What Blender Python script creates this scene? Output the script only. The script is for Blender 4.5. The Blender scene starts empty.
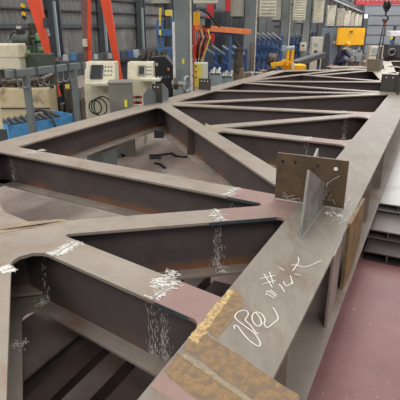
import bpy, bmesh, math, random
from mathutils import Vector, Matrix
random.seed(7)
SC = bpy.context.scene
COL = SC.collection
PI = math.pi

# ------------------------------------------------------------------ camera
CAM_H, F, HOR = 2.0, 460.0, 174.0
TH = math.atan(HOR / F); CT, ST = math.cos(TH), math.sin(TH)
cd = bpy.data.cameras.new('camera'); cam = bpy.data.objects.new('camera', cd); COL.objects.link(cam)
cam.location = (0, 0, CAM_H); cam.rotation_euler = (PI/2 - TH, 0, 0)
cd.sensor_fit = 'HORIZONTAL'; cd.sensor_width = 36; cd.lens = F / 400 * 36; cd.clip_start = .05; cd.clip_end = 300
SC.camera = cam

def U(u, v, z):
    """point of the level z that is seen at photograph position u, v"""
    x = (u-200)/F; y = (v-200)/F
    down = ST + y*CT; fw = CT - y*ST
    k = (CAM_H - z)/down
    return Vector((x*k, fw*k, z))
def W(u, v, Y):
    """point at distance Y that is seen at photograph position u, v"""
    x = (u-200)/F; y = (v-200)/F
    down = ST + y*CT; fw = CT - y*ST
    return Vector((x/fw*Y, Y, CAM_H - Y*down/fw))

# ------------------------------------------------------------------ materials
MATS = {}
def mat(name, col, rough=.6, metal=0., var=.25, scale=6., col2=None, f2=.0, s2=3., bump=0., emis=0., spec=.5, stretch=None, speck=None):
    if name in MATS: return MATS[name]
    m = bpy.data.materials.new(name); m.use_nodes = True
    nt = m.node_tree; N = nt.nodes; L = nt.links; b = N['Principled BSDF']
    b.inputs['Roughness'].default_value = rough; b.inputs['Metallic'].default_value = metal
    b.inputs['Specular IOR Level'].default_value = spec
    tc = N.new('ShaderNodeTexCoord'); src = tc.outputs['Object']
    if stretch:
        mp = N.new('ShaderNodeMapping'); mp.inputs['Rotation'].default_value = (0, 0, stretch[0]); mp.inputs['Scale'].default_value = stretch[1]
        L.new(src, mp.inputs[0]); src = mp.outputs[0]
    n1 = N.new('ShaderNodeTexNoise'); n1.inputs['Scale'].default_value = scale; n1.inputs['Detail'].default_value = 6; n1.inputs['Roughness'].default_value = .65
    L.new(src, n1.inputs['Vector'])
    r = N.new('ShaderNodeValToRGB'); c = col
    r.color_ramp.elements[0].position = .3; r.color_ramp.elements[1].position = .7
    r.color_ramp.elements[0].color = (*[x*(1-var) for x in c], 1); r.color_ramp.elements[1].color = (*[min(1, x*(1+var)) for x in c], 1)
    L.new(n1.outputs['Fac'], r.inputs[0]); out = r.outputs[0]
    if col2:
        n2 = N.new('ShaderNodeTexNoise'); n2.inputs['Scale'].default_value = s2; n2.inputs['Detail'].default_value = 8; n2.inputs['Roughness'].default_value = .7
        L.new(src, n2.inputs['Vector'])
        r2 = N.new('ShaderNodeValToRGB'); r2.color_ramp.elements[0].position = 1-f2-.08; r2.color_ramp.elements[1].position = 1-f2+.08
        L.new(n2.outputs['Fac'], r2.inputs[0])
        mx = N.new('ShaderNodeMix'); mx.data_type = 'RGBA'
        L.new(r2.outputs[0], mx.inputs[0]); L.new(out, mx.inputs[6]); mx.inputs[7].default_value = (*col2, 1); out = mx.outputs[2]
    if speck:
        n3 = N.new('ShaderNodeTexNoise'); n3.inputs['Scale'].default_value = speck[1]; n3.inputs['Detail'].default_value = 2
        L.new(src, n3.inputs['Vector'])
        r3 = N.new('ShaderNodeValToRGB'); r3.color_ramp.elements[0].position = speck[2]; r3.color_ramp.elements[1].position = speck[2]+.03
        L.new(n3.outputs['Fac'], r3.inputs[0])
        mx = N.new('ShaderNodeMix'); mx.data_type = 'RGBA'
        L.new(r3.outputs[0], mx.inputs[0]); L.new(out, mx.inputs[6]); mx.inputs[7].default_value = (*speck[0], 1); out = mx.outputs[2]
    L.new(out, b.inputs['Base Color'])
    rr = N.new('ShaderNodeMapRange'); rr.inputs['To Min'].default_value = max(.05, rough-.1); rr.inputs['To Max'].default_value = min(1, rough+.1)
    L.new(n1.outputs['Fac'], rr.inputs['Value']); L.new(rr.outputs[0], b.inputs['Roughness'])
    if bump:
        bp = N.new('ShaderNodeBump'); bp.inputs['Strength'].default_value = bump; bp.inputs['Distance'].default_value = .01
        L.new(n1.outputs['Fac'], bp.inputs['Height']); L.new(bp.outputs[0], b.inputs['Normal'])
    if emis:
        b.inputs['Emission Color'].default_value = (*col, 1); b.inputs['Emission Strength'].default_value = emis
    MATS[name] = m; return m
def sr(r, g, b):
    f = lambda c: (c/255/12.92 if c/255 <= .04045 else ((c/255+.055)/1.055)**2.4)
    return (f(r), f(g), f(b))

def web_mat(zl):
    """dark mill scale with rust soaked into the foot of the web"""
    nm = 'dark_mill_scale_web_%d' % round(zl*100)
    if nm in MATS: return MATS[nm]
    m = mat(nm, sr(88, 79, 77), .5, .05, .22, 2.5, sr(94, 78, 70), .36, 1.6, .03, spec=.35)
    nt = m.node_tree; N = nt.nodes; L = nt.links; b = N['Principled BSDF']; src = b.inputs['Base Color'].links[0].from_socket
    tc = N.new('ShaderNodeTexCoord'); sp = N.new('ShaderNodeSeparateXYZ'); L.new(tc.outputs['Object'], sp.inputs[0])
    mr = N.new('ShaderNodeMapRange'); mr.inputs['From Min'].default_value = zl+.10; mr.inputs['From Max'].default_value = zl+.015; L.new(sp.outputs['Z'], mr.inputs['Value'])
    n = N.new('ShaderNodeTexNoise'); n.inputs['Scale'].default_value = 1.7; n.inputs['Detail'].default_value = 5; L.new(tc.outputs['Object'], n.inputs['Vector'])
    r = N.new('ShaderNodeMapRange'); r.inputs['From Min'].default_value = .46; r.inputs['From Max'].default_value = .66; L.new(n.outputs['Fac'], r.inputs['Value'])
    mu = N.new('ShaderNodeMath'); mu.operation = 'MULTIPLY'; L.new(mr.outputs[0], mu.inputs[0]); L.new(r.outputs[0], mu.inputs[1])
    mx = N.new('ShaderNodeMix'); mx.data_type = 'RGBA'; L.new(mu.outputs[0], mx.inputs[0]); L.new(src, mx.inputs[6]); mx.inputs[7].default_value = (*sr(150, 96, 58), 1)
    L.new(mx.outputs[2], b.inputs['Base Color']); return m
AZ = math.radians(26.5)
S_DIR = Vector((math.sin(AZ), math.cos(AZ), 0)); N_DIR = Vector((-math.cos(AZ), math.sin(AZ), 0))
M_top = mat('lit_dusty_flange_steel', sr(131, 122, 111), .56, .1, .2, 5, sr(116, 99, 86), .4, 2.6, .1, stretch=(AZ, (1.8, .7, 1)), speck=(sr(190, 180, 168), 60, .73), spec=.35)  # dusty flange tops; the paler tone also paints in light from overhead
M_topd = mat('lit_dusty_diagonal_steel', sr(145, 134, 121), .5, .1, .2, 6., sr(132, 110, 91), .4, 3, .08, speck=(sr(195, 186, 175), 50, .74))  # diagonals likewise: dust plus overhead light put into the colour
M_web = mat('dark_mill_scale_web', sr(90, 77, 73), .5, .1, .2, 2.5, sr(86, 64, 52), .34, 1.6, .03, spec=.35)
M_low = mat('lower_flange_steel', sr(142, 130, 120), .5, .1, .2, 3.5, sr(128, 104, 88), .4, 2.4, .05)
M_pink = mat('red_primer_gusset', sr(138, 109, 101), .5, 0, .15, 5, sr(132, 112, 102), .42, 3, .03)
M_cut = mat('flame_cut_edge', sr(70, 82, 86), .5, .3, .3, 20)
M_weld = mat('weld_bead_grey', sr(150, 145, 136), .45, .3, .35, 50, bump=.6)
M_white = mat('chalk_white', sr(226, 222, 214), .9, 0, .1, 40)
M_scuff = mat('pale_grinding_scuff', sr(226, 223, 216), .8, 0, .2, 60)
M_scuffd = mat('web_spatter', sr(196, 189, 180), .8, 0, .2, 60)
M_rust = mat('ochre_rust', sr(142, 114, 78), .85, 0, .3, 140, sr(116, 97, 78), .5, 26, .2)
M_rustp = mat('yellow_paint_smear', sr(200, 168, 106), .75, 0, .25, 60, sr(140, 118, 92), .5, 40)
M_rusto = mat('orange_rust', sr(122, 78, 48), .8, 0, .35, 12, sr(84, 66, 56), .46, 7)
M_tan = mat('faint_tan_rust', sr(150, 131, 106), .7, 0, .2, 20, sr(138, 122, 106), .48, 12)
M_plate = mat('brown_connection_plate', sr(92, 76, 60), .42, .3, .25, 7, sr(116, 90, 58), .42, 5, .04)
M_plated = mat('dark_connection_plate', sr(74, 70, 66), .5, .3, .2, 8)
M_stiff = mat('bright_stiffener_steel', sr(150, 148, 142), .4, .35, .2, 9, sr(112, 108, 102), .4, 5)
M_grey = mat('grey_paint', sr(104, 110, 108), .5, 0, .12, 4)
M_dgrey = mat('dark_grey_paint', sr(62, 66, 70), .55, 0, .2, 5)
M_black = mat('black_paint', sr(30, 30, 32), .5, 0, .25, 6)
M_beige = mat('beige_enamel', sr(206, 198, 172), .45, 0, .08, 4, sr(176, 160, 126), .38, 3)
M_beiged = mat('grimy_beige_enamel', sr(190, 174, 138), .55, 0, .12, 5, sr(110, 84, 58), .36, 3)
M_cream = mat('cream_enamel', sr(196, 194, 176), .5, 0, .08, 3)
M_creamd = mat('dull_cream_enamel', sr(150, 150, 136), .55, 0, .12, 3)
M_screen = mat('dark_screen', sr(44, 40, 42), .25, 0, .1, 3)
M_blue = mat('blue_enamel', sr(86, 152, 202), .5, 0, .15, 8, sr(56, 100, 150), .4, 6)
M_navy = mat('deep_blue_paint', sr(48, 74, 122), .5, 0, .2, 6)
M_steelb = mat('steel_blue_paint', sr(60, 100, 140), .5, 0, .2, 6)
M_pale = mat('pale_blue_grey_paint', sr(150, 164, 166), .5, 0, .12, 5)
M_orange = mat('orange_red_paint', sr(226, 74, 32), .45, 0, .1, 4)
M_orangeb = mat('orange_bar_paint', sr(232, 134, 78), .45, 0, .12, 4)
M_brownp = mat('brown_red_paint', sr(120, 84, 76), .55, 0, .15, 4)
M_green = mat('machine_green', sr(108, 156, 100), .5, 0, .2, 6, sr(74, 100, 70), .34, 9)
M_greend = mat('oily_dark_green', sr(66, 76, 62), .5, 0, .3, 8)
M_yellow = mat('safety_yellow', sr(240, 178, 30), .45, 0, .1, 5)
M_yelloww = mat('pale_yellow_panel', sr(222, 196, 78), .5, 0, .1, 5)
M_red = mat('red_paint', sr(190, 44, 48), .5, 0, .15, 5)
M_crimson = mat('faded_red_girder', sr(168, 70, 74), .55, 0, .15, 3)
M_metal = mat('bare_metal', sr(150, 150, 146), .35, .6, .2, 12)
M_oil = mat('oily_steel', sr(92, 84, 74), .4, .4, .35, 14, sr(50, 44, 38), .45, 8)
M_rubber = mat('black_rubber', sr(26, 26, 26), .6, 0, .2, 10)
M_box = mat('brushed_grey_sheet', sr(128, 126, 116), .4, .35, .12, 6)
M_wall = mat('dirty_corrugated_sheet', sr(104, 104, 102), .6, .1, .22, 1.4, sr(140, 140, 136), .38, .9)
M_end = mat('blue_grey_cladding', sr(138, 146, 152), .6, 0, .06, .6)
M_skin = mat('skin', sr(196, 150, 124), .6, 0, .08, 8)
M_cloth = mat('navy_workwear', sr(46, 50, 70), .9, 0, .2, 10)
M_col = mat('column_grey_green', sr(124, 132, 130), .5, 0, .1, 2.5, sr(100, 106, 104), .4, 1.2)
M_rail = mat('rail_grey', sr(84, 88, 92), .5, 0, .12, 3)
M_labely = mat('yellow_label', sr(226, 216, 70), .6, 0, .05, 5)
M_wood = mat('brown_block', sr(118, 104, 84), .7, 0, .2, 8)
M_glow = mat('lamp_glow', (1, 1, .95), .5, 0, 0, 1, emis=6)

# ------------------------------------------------------------------ mesh helpers
class MB:
    def __init__(s): s.bm = bmesh.new()
    def box(s, c, size, rz=0, R=None, taper=None):
        c = Vector(c); M = R if R is not None else Matrix.Rotation(rz, 3, 'Z'); vs = []
        for k in (-1, 1):
            t = 1 if (taper is None or k < 0) else taper
            for i, j in ((-1, -1), (1, -1), (1, 1), (-1, 1)):
                vs.append(s.bm.verts.new(c + M @ Vector((i*size[0]/2*t, j*size[1]/2*t, k*size[2]/2))))
        for f in ((3, 2, 1, 0), (4, 5, 6, 7), (0, 1, 5, 4), (1, 2, 6, 5), (2, 3, 7, 6), (3, 0, 4, 7)):
            s.bm.faces.new([vs[i] for i in f])
        return s
    def prism(s, pts, vec):
        """polygon pts swept by vec"""
        vec = Vector(vec); a = [s.bm.verts.new(Vector(p)) for p in pts]; b = [s.bm.verts.new(Vector(p)+vec) for p in pts]
        n = len(a); s.bm.faces.new(a); s.bm.faces.new(b[::-1])
        for i in range(n): s.bm.faces.new((a[i], b[i], b[(i+1) % n], a[(i+1) % n]))
        return s
    def bar(s, p, q, w, t=None, up=(0, 0, 1), w2=None, t2=None):
        """square bar from p to q"""
        p, q = Vector(p), Vector(q); t = t or w; d = (q-p).normalized(); up = Vector(up)
        if abs(d.dot(up)) > .98: up = Vector((0, 1, 0))
        x = d.cross(up).normalized(); y = x.cross(d); w2 = w2 or w; t2 = t2 or t; vs = []
        for P, a, b in ((p, w, t), (q, w2, t2)):
            for i, j in ((-1, -1), (1, -1), (1, 1), (-1, 1)): vs.append(s.bm.verts.new(P + x*i*a/2 + y*j*b/2))
        for f in ((3, 2, 1, 0), (4, 5, 6, 7), (0, 1, 5, 4), (1, 2, 6, 5), (2, 3, 7, 6), (3, 0, 4, 7)):
            s.bm.faces.new([vs[i] for i in f])
        return s
    def tube(s, pts, r, n=8, closed=False, flat=None):
        pts = [Vector(p) for p in pts]; rings = []; m = len(pts)
        for i, p in enumerate(pts):
            a = pts[(i-1) % m] if (closed or i) else p; b = pts[(i+1) % m] if (closed or i < m-1) else p
            d = (b-a).normalized(); up = Vector((0, 0, 1)) if abs(d.z) < .95 else Vector((0, 1, 0))
            x = d.cross(up).normalized(); y = x.cross(d); ri = r[i] if isinstance(r, (list, tuple)) else r
            rings.append([s.bm.verts.new(p + x*math.cos(2*PI*k/n)*ri + y*math.sin(2*PI*k/n)*(flat if flat else ri)) for k in range(n)])
        for i in range(m if closed else m-1):
            A, B = rings[i], rings[(i+1) % m]
            for k in range(n): s.bm.faces.new((A[k], A[(k+1) % n], B[(k+1) % n], B[k]))
        if not closed:
            s.bm.faces.new(rings[0][::-1]); s.bm.faces.new(rings[-1])
        return s
    def cyl(s, p, q, r, n=16, r2=None): return s.tube([p, q], [r, r if r2 is None else r2], n)
    def sphere(s, c, r, sx=1, sy=1, sz=1, n=12, R=None):
        M = Matrix.Translation(c) @ ((R.to_4x4()) if R else Matrix()) @ Matrix.Diagonal((r*sx, r*sy, r*sz, 1))
        bmesh.ops.create_uvsphere(s.bm, u_segments=n, v_segments=max(6, n//2+2), radius=1, matrix=M); return s
    def torus(s, c, R, r, axis, n=20, m=8):
        ax = Vector(axis).normalized(); up = Vector((0, 0, 1)) if abs(ax.z) < .9 else Vector((1, 0, 0)); x = ax.cross(up).normalized(); y = ax.cross(x)
        return s.tube([Vector(c) + x*math.cos(2*PI*k/n)*R + y*math.sin(2*PI*k/n)*R for k in range(n)], r, m, closed=True)
    def build(s, name, m, parent=None, bev=0., smooth=False):
        bmesh.ops.recalc_face_normals(s.bm, faces=s.bm.faces)
        me = bpy.data.meshes.new(name); s.bm.to_mesh(me); s.bm.free(); me.materials.append(m)
        o = bpy.data.objects.new(name, me); COL.objects.link(o)
        if parent is not None:
            o.parent = parent
            o.matrix_parent_inverse = root_world(parent).inverted()
        if bev:
            b = o.modifiers.new('bevel', 'BEVEL'); b.width = bev; b.segments = 2; b.limit_method = 'ANGLE'; b.angle_limit = math.radians(50)
        if smooth:
            for p in me.polygons: p.use_smooth = True
        return o
def root_world(o):
    """parts are written in world coordinates; every mesh keeps an identity transform"""
    M = Matrix.Identity(4); chain = []
    while o is not None: chain.append(o); o = o.parent
    for x in reversed(chain): M = M @ x.matrix_parent_inverse @ x.matrix_basis
    return M
def tag(o, label, cat, group=None, kind=None):
    o['label'] = label; o['category'] = cat
    if group: o['group'] = group
    o['kind'] = kind or 'thing'
    return o
def thing(name, label, cat, loc, group=None):
    o = bpy.data.objects.new(name, None); COL.objects.link(o); o.location = loc; o.empty_display_size = .1
    return tag(o, label, cat, group)
def struct(o, label=None):
    o['kind'] = 'structure'
    if label: o['label'] = label
    return o
def copy_tree(o, parent=None):
    c = o.copy(); COL.objects.link(c)
    if parent is not None: c.parent = parent
    for ch in [x for x in COL.objects if x.parent == o]: copy_tree(ch, c)
    return c

# ------------------------------------------------------------------ setting
fl = bpy.data.materials.new('painted_workshop_floor'); fl.use_nodes = True
N = fl.node_tree.nodes; L = fl.node_tree.links; B = N['Principled BSDF']; B.inputs['Roughness'].default_value = .5
tc = N.new('ShaderNodeTexCoord')
def noise(sc, det=6, rough=.6):
    n = N.new('ShaderNodeTexNoise'); n.inputs['Scale'].default_value = sc; n.inputs['Detail'].default_value = det; n.inputs['Roughness'].default_value = rough
    L.new(tc.outputs['Object'], n.inputs['Vector']); return n.outputs['Fac']
def ramp(v, a, ca, b, cb):
    r = N.new('ShaderNodeValToRGB'); r.color_ramp.elements[0].position = a; r.color_ramp.elements[1].position = b
    r.color_ramp.elements[0].color = (*ca, 1); r.color_ramp.elements[1].color = (*cb, 1); L.new(v, r.inputs[0]); return r.outputs[0]
def mix(f, a, b):
    m = N.new('ShaderNodeMix'); m.data_type = 'RGBA'; L.new(f, m.inputs[0])
    for k, x in ((6, a), (7, b)):
        if isinstance(x, tuple): m.inputs[k].default_value = (*x, 1)
        else: L.new(x, m.inputs[k])
    return m.outputs[2]
red = ramp(noise(1.8), .35, sr(122, 79, 78), .7, sr(148, 102, 97))
grey = ramp(noise(2.2), .35, sr(140, 129, 119), .7, sr(170, 158, 146))
sx = N.new('ShaderNodeSeparateXYZ'); L.new(tc.outputs['Object'], sx.inputs[0])
mr = N.new('ShaderNodeMapRange'); mr.inputs['From Min'].default_value = -.2; mr.inputs['From Max'].default_value = .9; L.new(sx.outputs['X'], mr.inputs['Value'])
ad = N.new('ShaderNodeMath'); ad.operation = 'MULTIPLY_ADD'; L.new(noise(.9), ad.inputs[0]); ad.inputs[1].default_value = 1.2; 
mm = N.new('ShaderNodeMath'); mm.operation = 'SUBTRACT'; L.new(mr.outputs[0], mm.inputs[0]); mm.inputs[1].default_value = .42
L.new(mm.outputs[0], ad.inputs[2])
base = mix(ad.outputs[0], grey, red)
base = mix(ramp(noise(14, 4), .58, (0, 0, 0), .74, (1, 1, 1)), base, sr(112, 92, 88))
base = mix(ramp(noise(34, 2), .715, (0, 0, 0), .735, (1, 1, 1)), base, sr(196, 184, 176))
L.new(base, B.inputs['Base Color'])
struct(MB().box((5, 35, -.05), (120, 100, .1)).build('floor', fl))

ROW = math.atan(.3965); RD = Vector((math.sin(ROW), math.cos(ROW), 0)); RN = Vector((-math.cos(ROW), math.sin(ROW), 0))
# left wall of corrugated sheet
WX = -14.
def wp(Y, z, off=0): return Vector((WX + .3965*Y, Y, z)) - RN*off
mb = MB(); k = 0; prev = None; Y = 9.
while Y < 82:
    o = .05 if (k % 4) in (0, 1) else 0.
    a = mb.bm.verts.new(wp(Y, 0, o)); b = mb.bm.verts.new(wp(Y, 9, o))
    if prev: mb.bm.faces.new((prev[0], a, b, prev[1]))
    prev = (a, b); Y += .10 if k % 2 else .04
    k += 1
wl = struct(mb.build('wall_left', M_wall))
for z, hh in ((.5, .12), (2.0, .15), (2.62, .06), (3.2, .1), (4.6, .2)):
    m = MB().bar(wp(9.5, z, .12), wp(80, z, .12), .12, hh); struct(m.build('trim_%d' % (int(z*10)), M_dgrey))
for Y in (16.6, 19.9, 23.2, 26.6, 30, 33.4, 37, 41, 46, 51):
    p = wp(Y, 0, .32); m = MB()
    m.box(p + Vector((0, 0, 4.5)), (.05, .34, 9), rz=-ROW).box(p + RN*.0 + RD*.17 + Vector((0, 0, 4.5)), (.34, .03, 9), rz=-ROW).box(p - RD*.17 + Vector((0, 0, 4.5)), (.34, .03, 9), rz=-ROW)
    c = struct(m.build('column', M_rail))
    p2 = p - RN*.2 - RD*.22
    MB().box(p2 + Vector((0, 0, 1.75)), (.11, .05, 2.3), rz=-ROW).build('conduit', M_pale, c)
# ledge with clutter height at base of the wall
struct(MB().bar(wp(10, .42, .45), wp(60, .42, .45), .5, .84).build('trim_1', M_dgrey))
# back wall at the right and far wall
mb = MB(); mb.box((19.95, 30.2, 3.5), (20, .3, 7)); wb = struct(mb.build('wall_back', M_end))
for i in range(12): MB().box((19.95, 30.03, .4+i*.55), (20, .03, .025)).build('siding_seam', M_rail, wb)
struct(MB().box((20, 84, 5), (60, .3, 10)).build('wall_far', M_end))
# row of columns
Y0, DY, XC = 10.5, 4.92, -4.55
def rp(Y, z, off=0): return Vector((XC + .3965*Y, Y, z)) - RN*off
ORD = ['first', 'second', 'third', 'fourth', 'fifth', 'sixth', 'seventh', 'eighth', 'ninth', 'tenth', 'eleventh', 'twelfth', 'thirteenth']
zb = [2.43, 2.27, 2.22, 2.15, 2.0]
for k in range(13):
    Y = Y0 + DY*k; p = rp(Y, 0); m = MB(); far = k >= 4
    m.box(p + Vector((0, 0, 3.4)), (.34, .03, 6.8)).box(p + Vector((0, .34, 3.4)), (.34, .03, 6.8)).box(p + Vector((0, .17, 3.4)), (.03, .34, 6.8))
    m.box(p + Vector((0, .17, .01)), (.4, .6, .02))
    c = struct(m.build('column', M_rail if far else M_col, None, .004))
    if k == 0: MB().box(p + Vector((.02, -.02, 1.28)), (.05, .01, .1)).build('sticker', M_labely, c)
    if k < 3: MB().box(p + Vector((.19, -.03, 1.9)), (.035, .05, 3.8)).build('cable_cover', mat('white_strip', sr(214, 210, 198), .5), c)
    z0 = zb[min(k, 4)]; hgt = 1.15 if far else 1.5
    for side, dx in (('louvered', .5), ('rounded', -.42)):
        if far and side == 'rounded': continue
        b = Vector((p.x+dx, p.y-.12, z0))
        if side == 'louvered':
            t = thing('louvered_cabinet', 'cream louvered cabinet hung high right of the %s column' % ORD[k], 'cabinet', b, 'louvered cabinets along the column row')
            MB().box(b + Vector((0, 0, hgt/2)), (.32 if k > 6 else .46 if far else .5, .36, hgt), taper=1.12 if far else 1.04).build('casing', M_cream, t, .012)
            m = MB()
            for i in range(11 if far else 14): m.box(b + Vector((0, -.19, .1 + i*.095)), (.26 if k > 6 else .4, .03, .05), R=Matrix.Rotation(.5, 3, 'X'))
            m.build('louver_panel', mat('louver_cream', sr(206, 204, 184), .5), t)
            MB().box(b + Vector((-.275, .1, .6)), (.05, .08, .1)).build('bracket', M_dgrey, t)
            MB().box(b + Vector((0, 0, hgt+.12)), (.16, .16, .24)).build('motor', M_wood, t)
        else:
            t = thing('rounded_duct_box', 'dull cream rounded duct box hung high left of the %s column' % ORD[k], 'duct', b, 'duct boxes along the column row')
            pts = [(-.2, .15), (-.2, -.05), (-.16, -.14), (-.08, -.19), (.08, -.19), (.16, -.14), (.2, -.05), (.2, .15)]
            MB().prism([b + Vector((x, y, .0)) for x, y in pts], (0, 0, hgt)).build('casing', M_creamd, t, .01)
            MB().cyl(b + Vector((0, -.02, -.06)), b + Vector((0, -.02, .01)), .13).build('outlet', M_dgrey, t)
            MB().box(b + Vector((.22, .1, .6)), (.04, .08, .1)).build('bracket', M_dgrey, t)
struct(MB().bar(rp(9, 3.95, .15), rp(70, 3.75, .15), .3, .22).build('trim_2', M_rail))
struct(MB().bar(rp(18, 3.42, .75), rp(70, 3.42, .75), .1, .1).build('trim_3', M_pale))

# ------------------------------------------------------------------ the big truss
ZT, TF = .8, .02
def T(s, n, z=ZT): return Vector((s*S_DIR.x + n*N_DIR.x, s*S_DIR.y + n*N_DIR.y, z))
def sn(p): return (p.x*S_DIR.x + p.y*S_DIR.y, p.x*N_DIR.x + p.y*N_DIR.y)
def isect(p, d, q, e):
    den = d.x*e.y - d.y*e.x; t = ((q.x-p.x)*e.y - (q.y-p.y)*e.x)/den
    return Vector((p.x + d.x*t, p.y + d.y*t, 0))
def flat(p): return Vector((p.x, p.y, 0))
truss = thing('steel_truss', 'large welded brown steel truss of H-beams lying flat across the workshop floor', 'truss', T(3, .55, .25))
class Member: pass
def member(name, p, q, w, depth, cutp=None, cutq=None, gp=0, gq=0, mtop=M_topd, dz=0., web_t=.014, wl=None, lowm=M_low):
    """H section from p to q; cut lines trim its ends; gp, gq lengths of primer coloured gusset at its ends"""
    p, q = flat(p), flat(q); d = (q-p).normalized(); n = Vector((-d.y, d.x, 0))
    o = Member(); o.p, o.q, o.d, o.n, o.w, o.depth = p, q, d, n, w, depth
    def ends(off):
        P = p + n*off; a = isect(P, d, *cutp) if cutp else P; Q = q + n*off; b = isect(Q, d, *cutq) if cutq else Q
        return a, b
    o.ends = ends; zt = ZT + dz
    a0, b0 = ends(0)
    zl = ZT - depth
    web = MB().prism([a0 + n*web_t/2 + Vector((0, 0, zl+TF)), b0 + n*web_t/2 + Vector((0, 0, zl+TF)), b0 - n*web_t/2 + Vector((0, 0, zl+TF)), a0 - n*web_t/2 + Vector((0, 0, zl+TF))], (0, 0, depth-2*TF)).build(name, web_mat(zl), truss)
    o.web = web
    def strip(z, h, ww, lo, hi, m, nm):
        aL, bL = ends(ww/2); aR, bR = ends(-ww/2)
        pts = []
        A1 = aL + d*lo if lo else aL; A2 = aR + d*lo if lo else aR
        if lo: A1 = a0 + d*lo + n*ww/2; A2 = a0 + d*lo - n*ww/2
        B1, B2 = bL, bR
        if hi: B1 = b0 - d*hi + n*ww/2; B2 = b0 - d*hi - n*ww/2
        return MB().prism([A1 + Vector((0, 0, z)), B1 + Vector((0, 0, z)), B2 + Vector((0, 0, z)), A2 + Vector((0, 0, z))], (0, 0, h)).build(nm, m, web, .002)
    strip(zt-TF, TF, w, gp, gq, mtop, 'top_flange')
    strip(zl, TF, wl or w, 0, 0, lowm, 'bottom_flange')
    # welded gusset stubs with a pale seam
    for g, e, sg in ((gp, a0, 1), (gq, b0, -1)):
        if not g: continue
        aL, bL = ends(w/2); aR, bR = ends(-w/2)
        E1, E2 = (aL, aR) if sg == 1 else (bL, bR)
        c = e + d*g*sg
        MB().prism([E1 + Vector((0, 0, zt-TF)), c + n*w/2 + Vector((0, 0, zt-TF)), c - n*w/2 + Vector((0, 0, zt-TF)), E2 + Vector((0, 0, zt-TF))], (0, 0, TF)).build('gusset_plate', M_pink, web, .002)['label'] = 'reddish primer coloured gusset end'
        seam(c, d, n, w, zt, web)
        scuff(c, d, n, w, zt, web)
        for sd in (1, -1): webscuff(c + n*sd*(web_t/2+.002), d, zl+TF+.02, ZT-TF-.03, web)
    return o
def seam(c, d, n, w, z, par):
    pts = [c + n*(w*(i/10-.5)) + d*random.uniform(-.003, .003) + Vector((0, 0, z+.001)) for i in range(11)]
    MB().tube(pts, .009, 6, flat=.004).build('weld_seam', M_weld, par, smooth=True)
def scuff(c, d, n, w, z, par, k=26, ln=.05):
    m = MB()
    for i in range(k*2):
        q = c + n*random.uniform(-.46, .46)*w + d*random.gauss(0, .02) + Vector((0, 0, z+random.uniform(.0006, .004))); a = random.gauss(.5, .5); L_ = random.uniform(.25, 1)*ln
        v = (d*math.cos(a) + n*math.sin(a))*L_/2; m.bar(q-v, q+v, random.uniform(.0015, .005), .0012)
    m.build('grinding_scuff', M_scuff, par)['kind'] = 'stuff'
def webscuff(c, d, z0, z1, par, k=70):
    m = MB()
    for i in range(k):
        t = random.random(); z = z0 + (z1-z0)*t*t; x = random.gauss(0, .018)
        q = Vector((c.x, c.y, z)) + d*x; L_ = random.uniform(.008, .03)
        m.bar(q - Vector((0, 0, L_/2)), q + Vector((0, 0, L_/2)) + d*random.uniform(-.006, .006), random.uniform(.0012, .003), .0012)
    m.build('weld_scuff', M_scuffd, par)['kind'] = 'stuff'
def edge(mem, side): return (mem.p + mem.n*side*mem.w/2, mem.d)
def fillet(l1, d1, l2, d2, r, par, m=M_topd, dz=.0006, both=None, rlow=None):
    """concave rounded corner between two edge lines; d1, d2 point away from the corner"""
    C = isect(l1[0], l1[1], l2[0], l2[1]); d1 = flat(d1).normalized(); d2 = flat(d2).normalized()
    def shape(r):
        ang = math.acos(max(-1, min(1, d1.dot(d2)))); t = r/math.tan(ang/2); bis = (d1+d2).normalized(); ctr = C + bis*(r/math.sin(ang/2))
        A, Bq = C + d1*t, C + d2*t; pts = [C - bis*.004, A]; va, vb = A-ctr, Bq-ctr
        for i in range(1, 9):
            k = i/9; v = va.lerp(vb, k); pts.append(ctr + v.normalized()*r)
        pts.append(Bq); return pts
    MB().prism([x + Vector((0, 0, ZT+dz-TF)) for x in shape(r)], (0, 0, TF)).build('gusset_fillet', m, par)
    for z in (both or []):
        MB().prism([x + Vector((0, 0, z+dz)) for x in shape(rlow or r)], (0, 0, TF)).build('gusset_fillet', M_low, par)

nR, wR, dR = .551, .387, .5
nL, wL, dL = 4.05, .35, .37
RL = (T(0, nR+wR/2), S_DIR); RR = (T(0, nR-wR/2), S_DIR)          # left and right edge of near chord
LR = (T(0, nL-wL/2), S_DIR)
cdir = Vector((-.345, .9386, 0)).normalized(); cpt = Vector((-1.178, 2.124, 0))
P0 = isect(T(0, nR), S_DIR, cpt, cdir); N1 = cpt - cdir*0 + cdir*((2.55-cpt.y)/cdir.y)
PLt = Vector((-2.36, 4.36, 0)); PL = T(sn(PLt)[0], nL)
sR2 = 9.75
PR2 = T(sR2, nR); PRE = U(377, 69, ZT); PLE = U(272, 70.6, ZT); sLE = sn(PLE)[0]; PLE = T(sLE, nL)
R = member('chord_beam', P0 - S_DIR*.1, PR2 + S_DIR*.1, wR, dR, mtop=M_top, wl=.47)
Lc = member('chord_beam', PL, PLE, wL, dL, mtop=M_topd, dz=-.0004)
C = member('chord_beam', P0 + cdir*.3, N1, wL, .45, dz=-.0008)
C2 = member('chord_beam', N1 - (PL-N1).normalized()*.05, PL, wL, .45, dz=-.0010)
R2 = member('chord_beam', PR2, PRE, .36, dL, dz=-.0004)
END = member('chord_beam', PLE, PRE, .3, dL, dz=-.0008)
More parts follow.
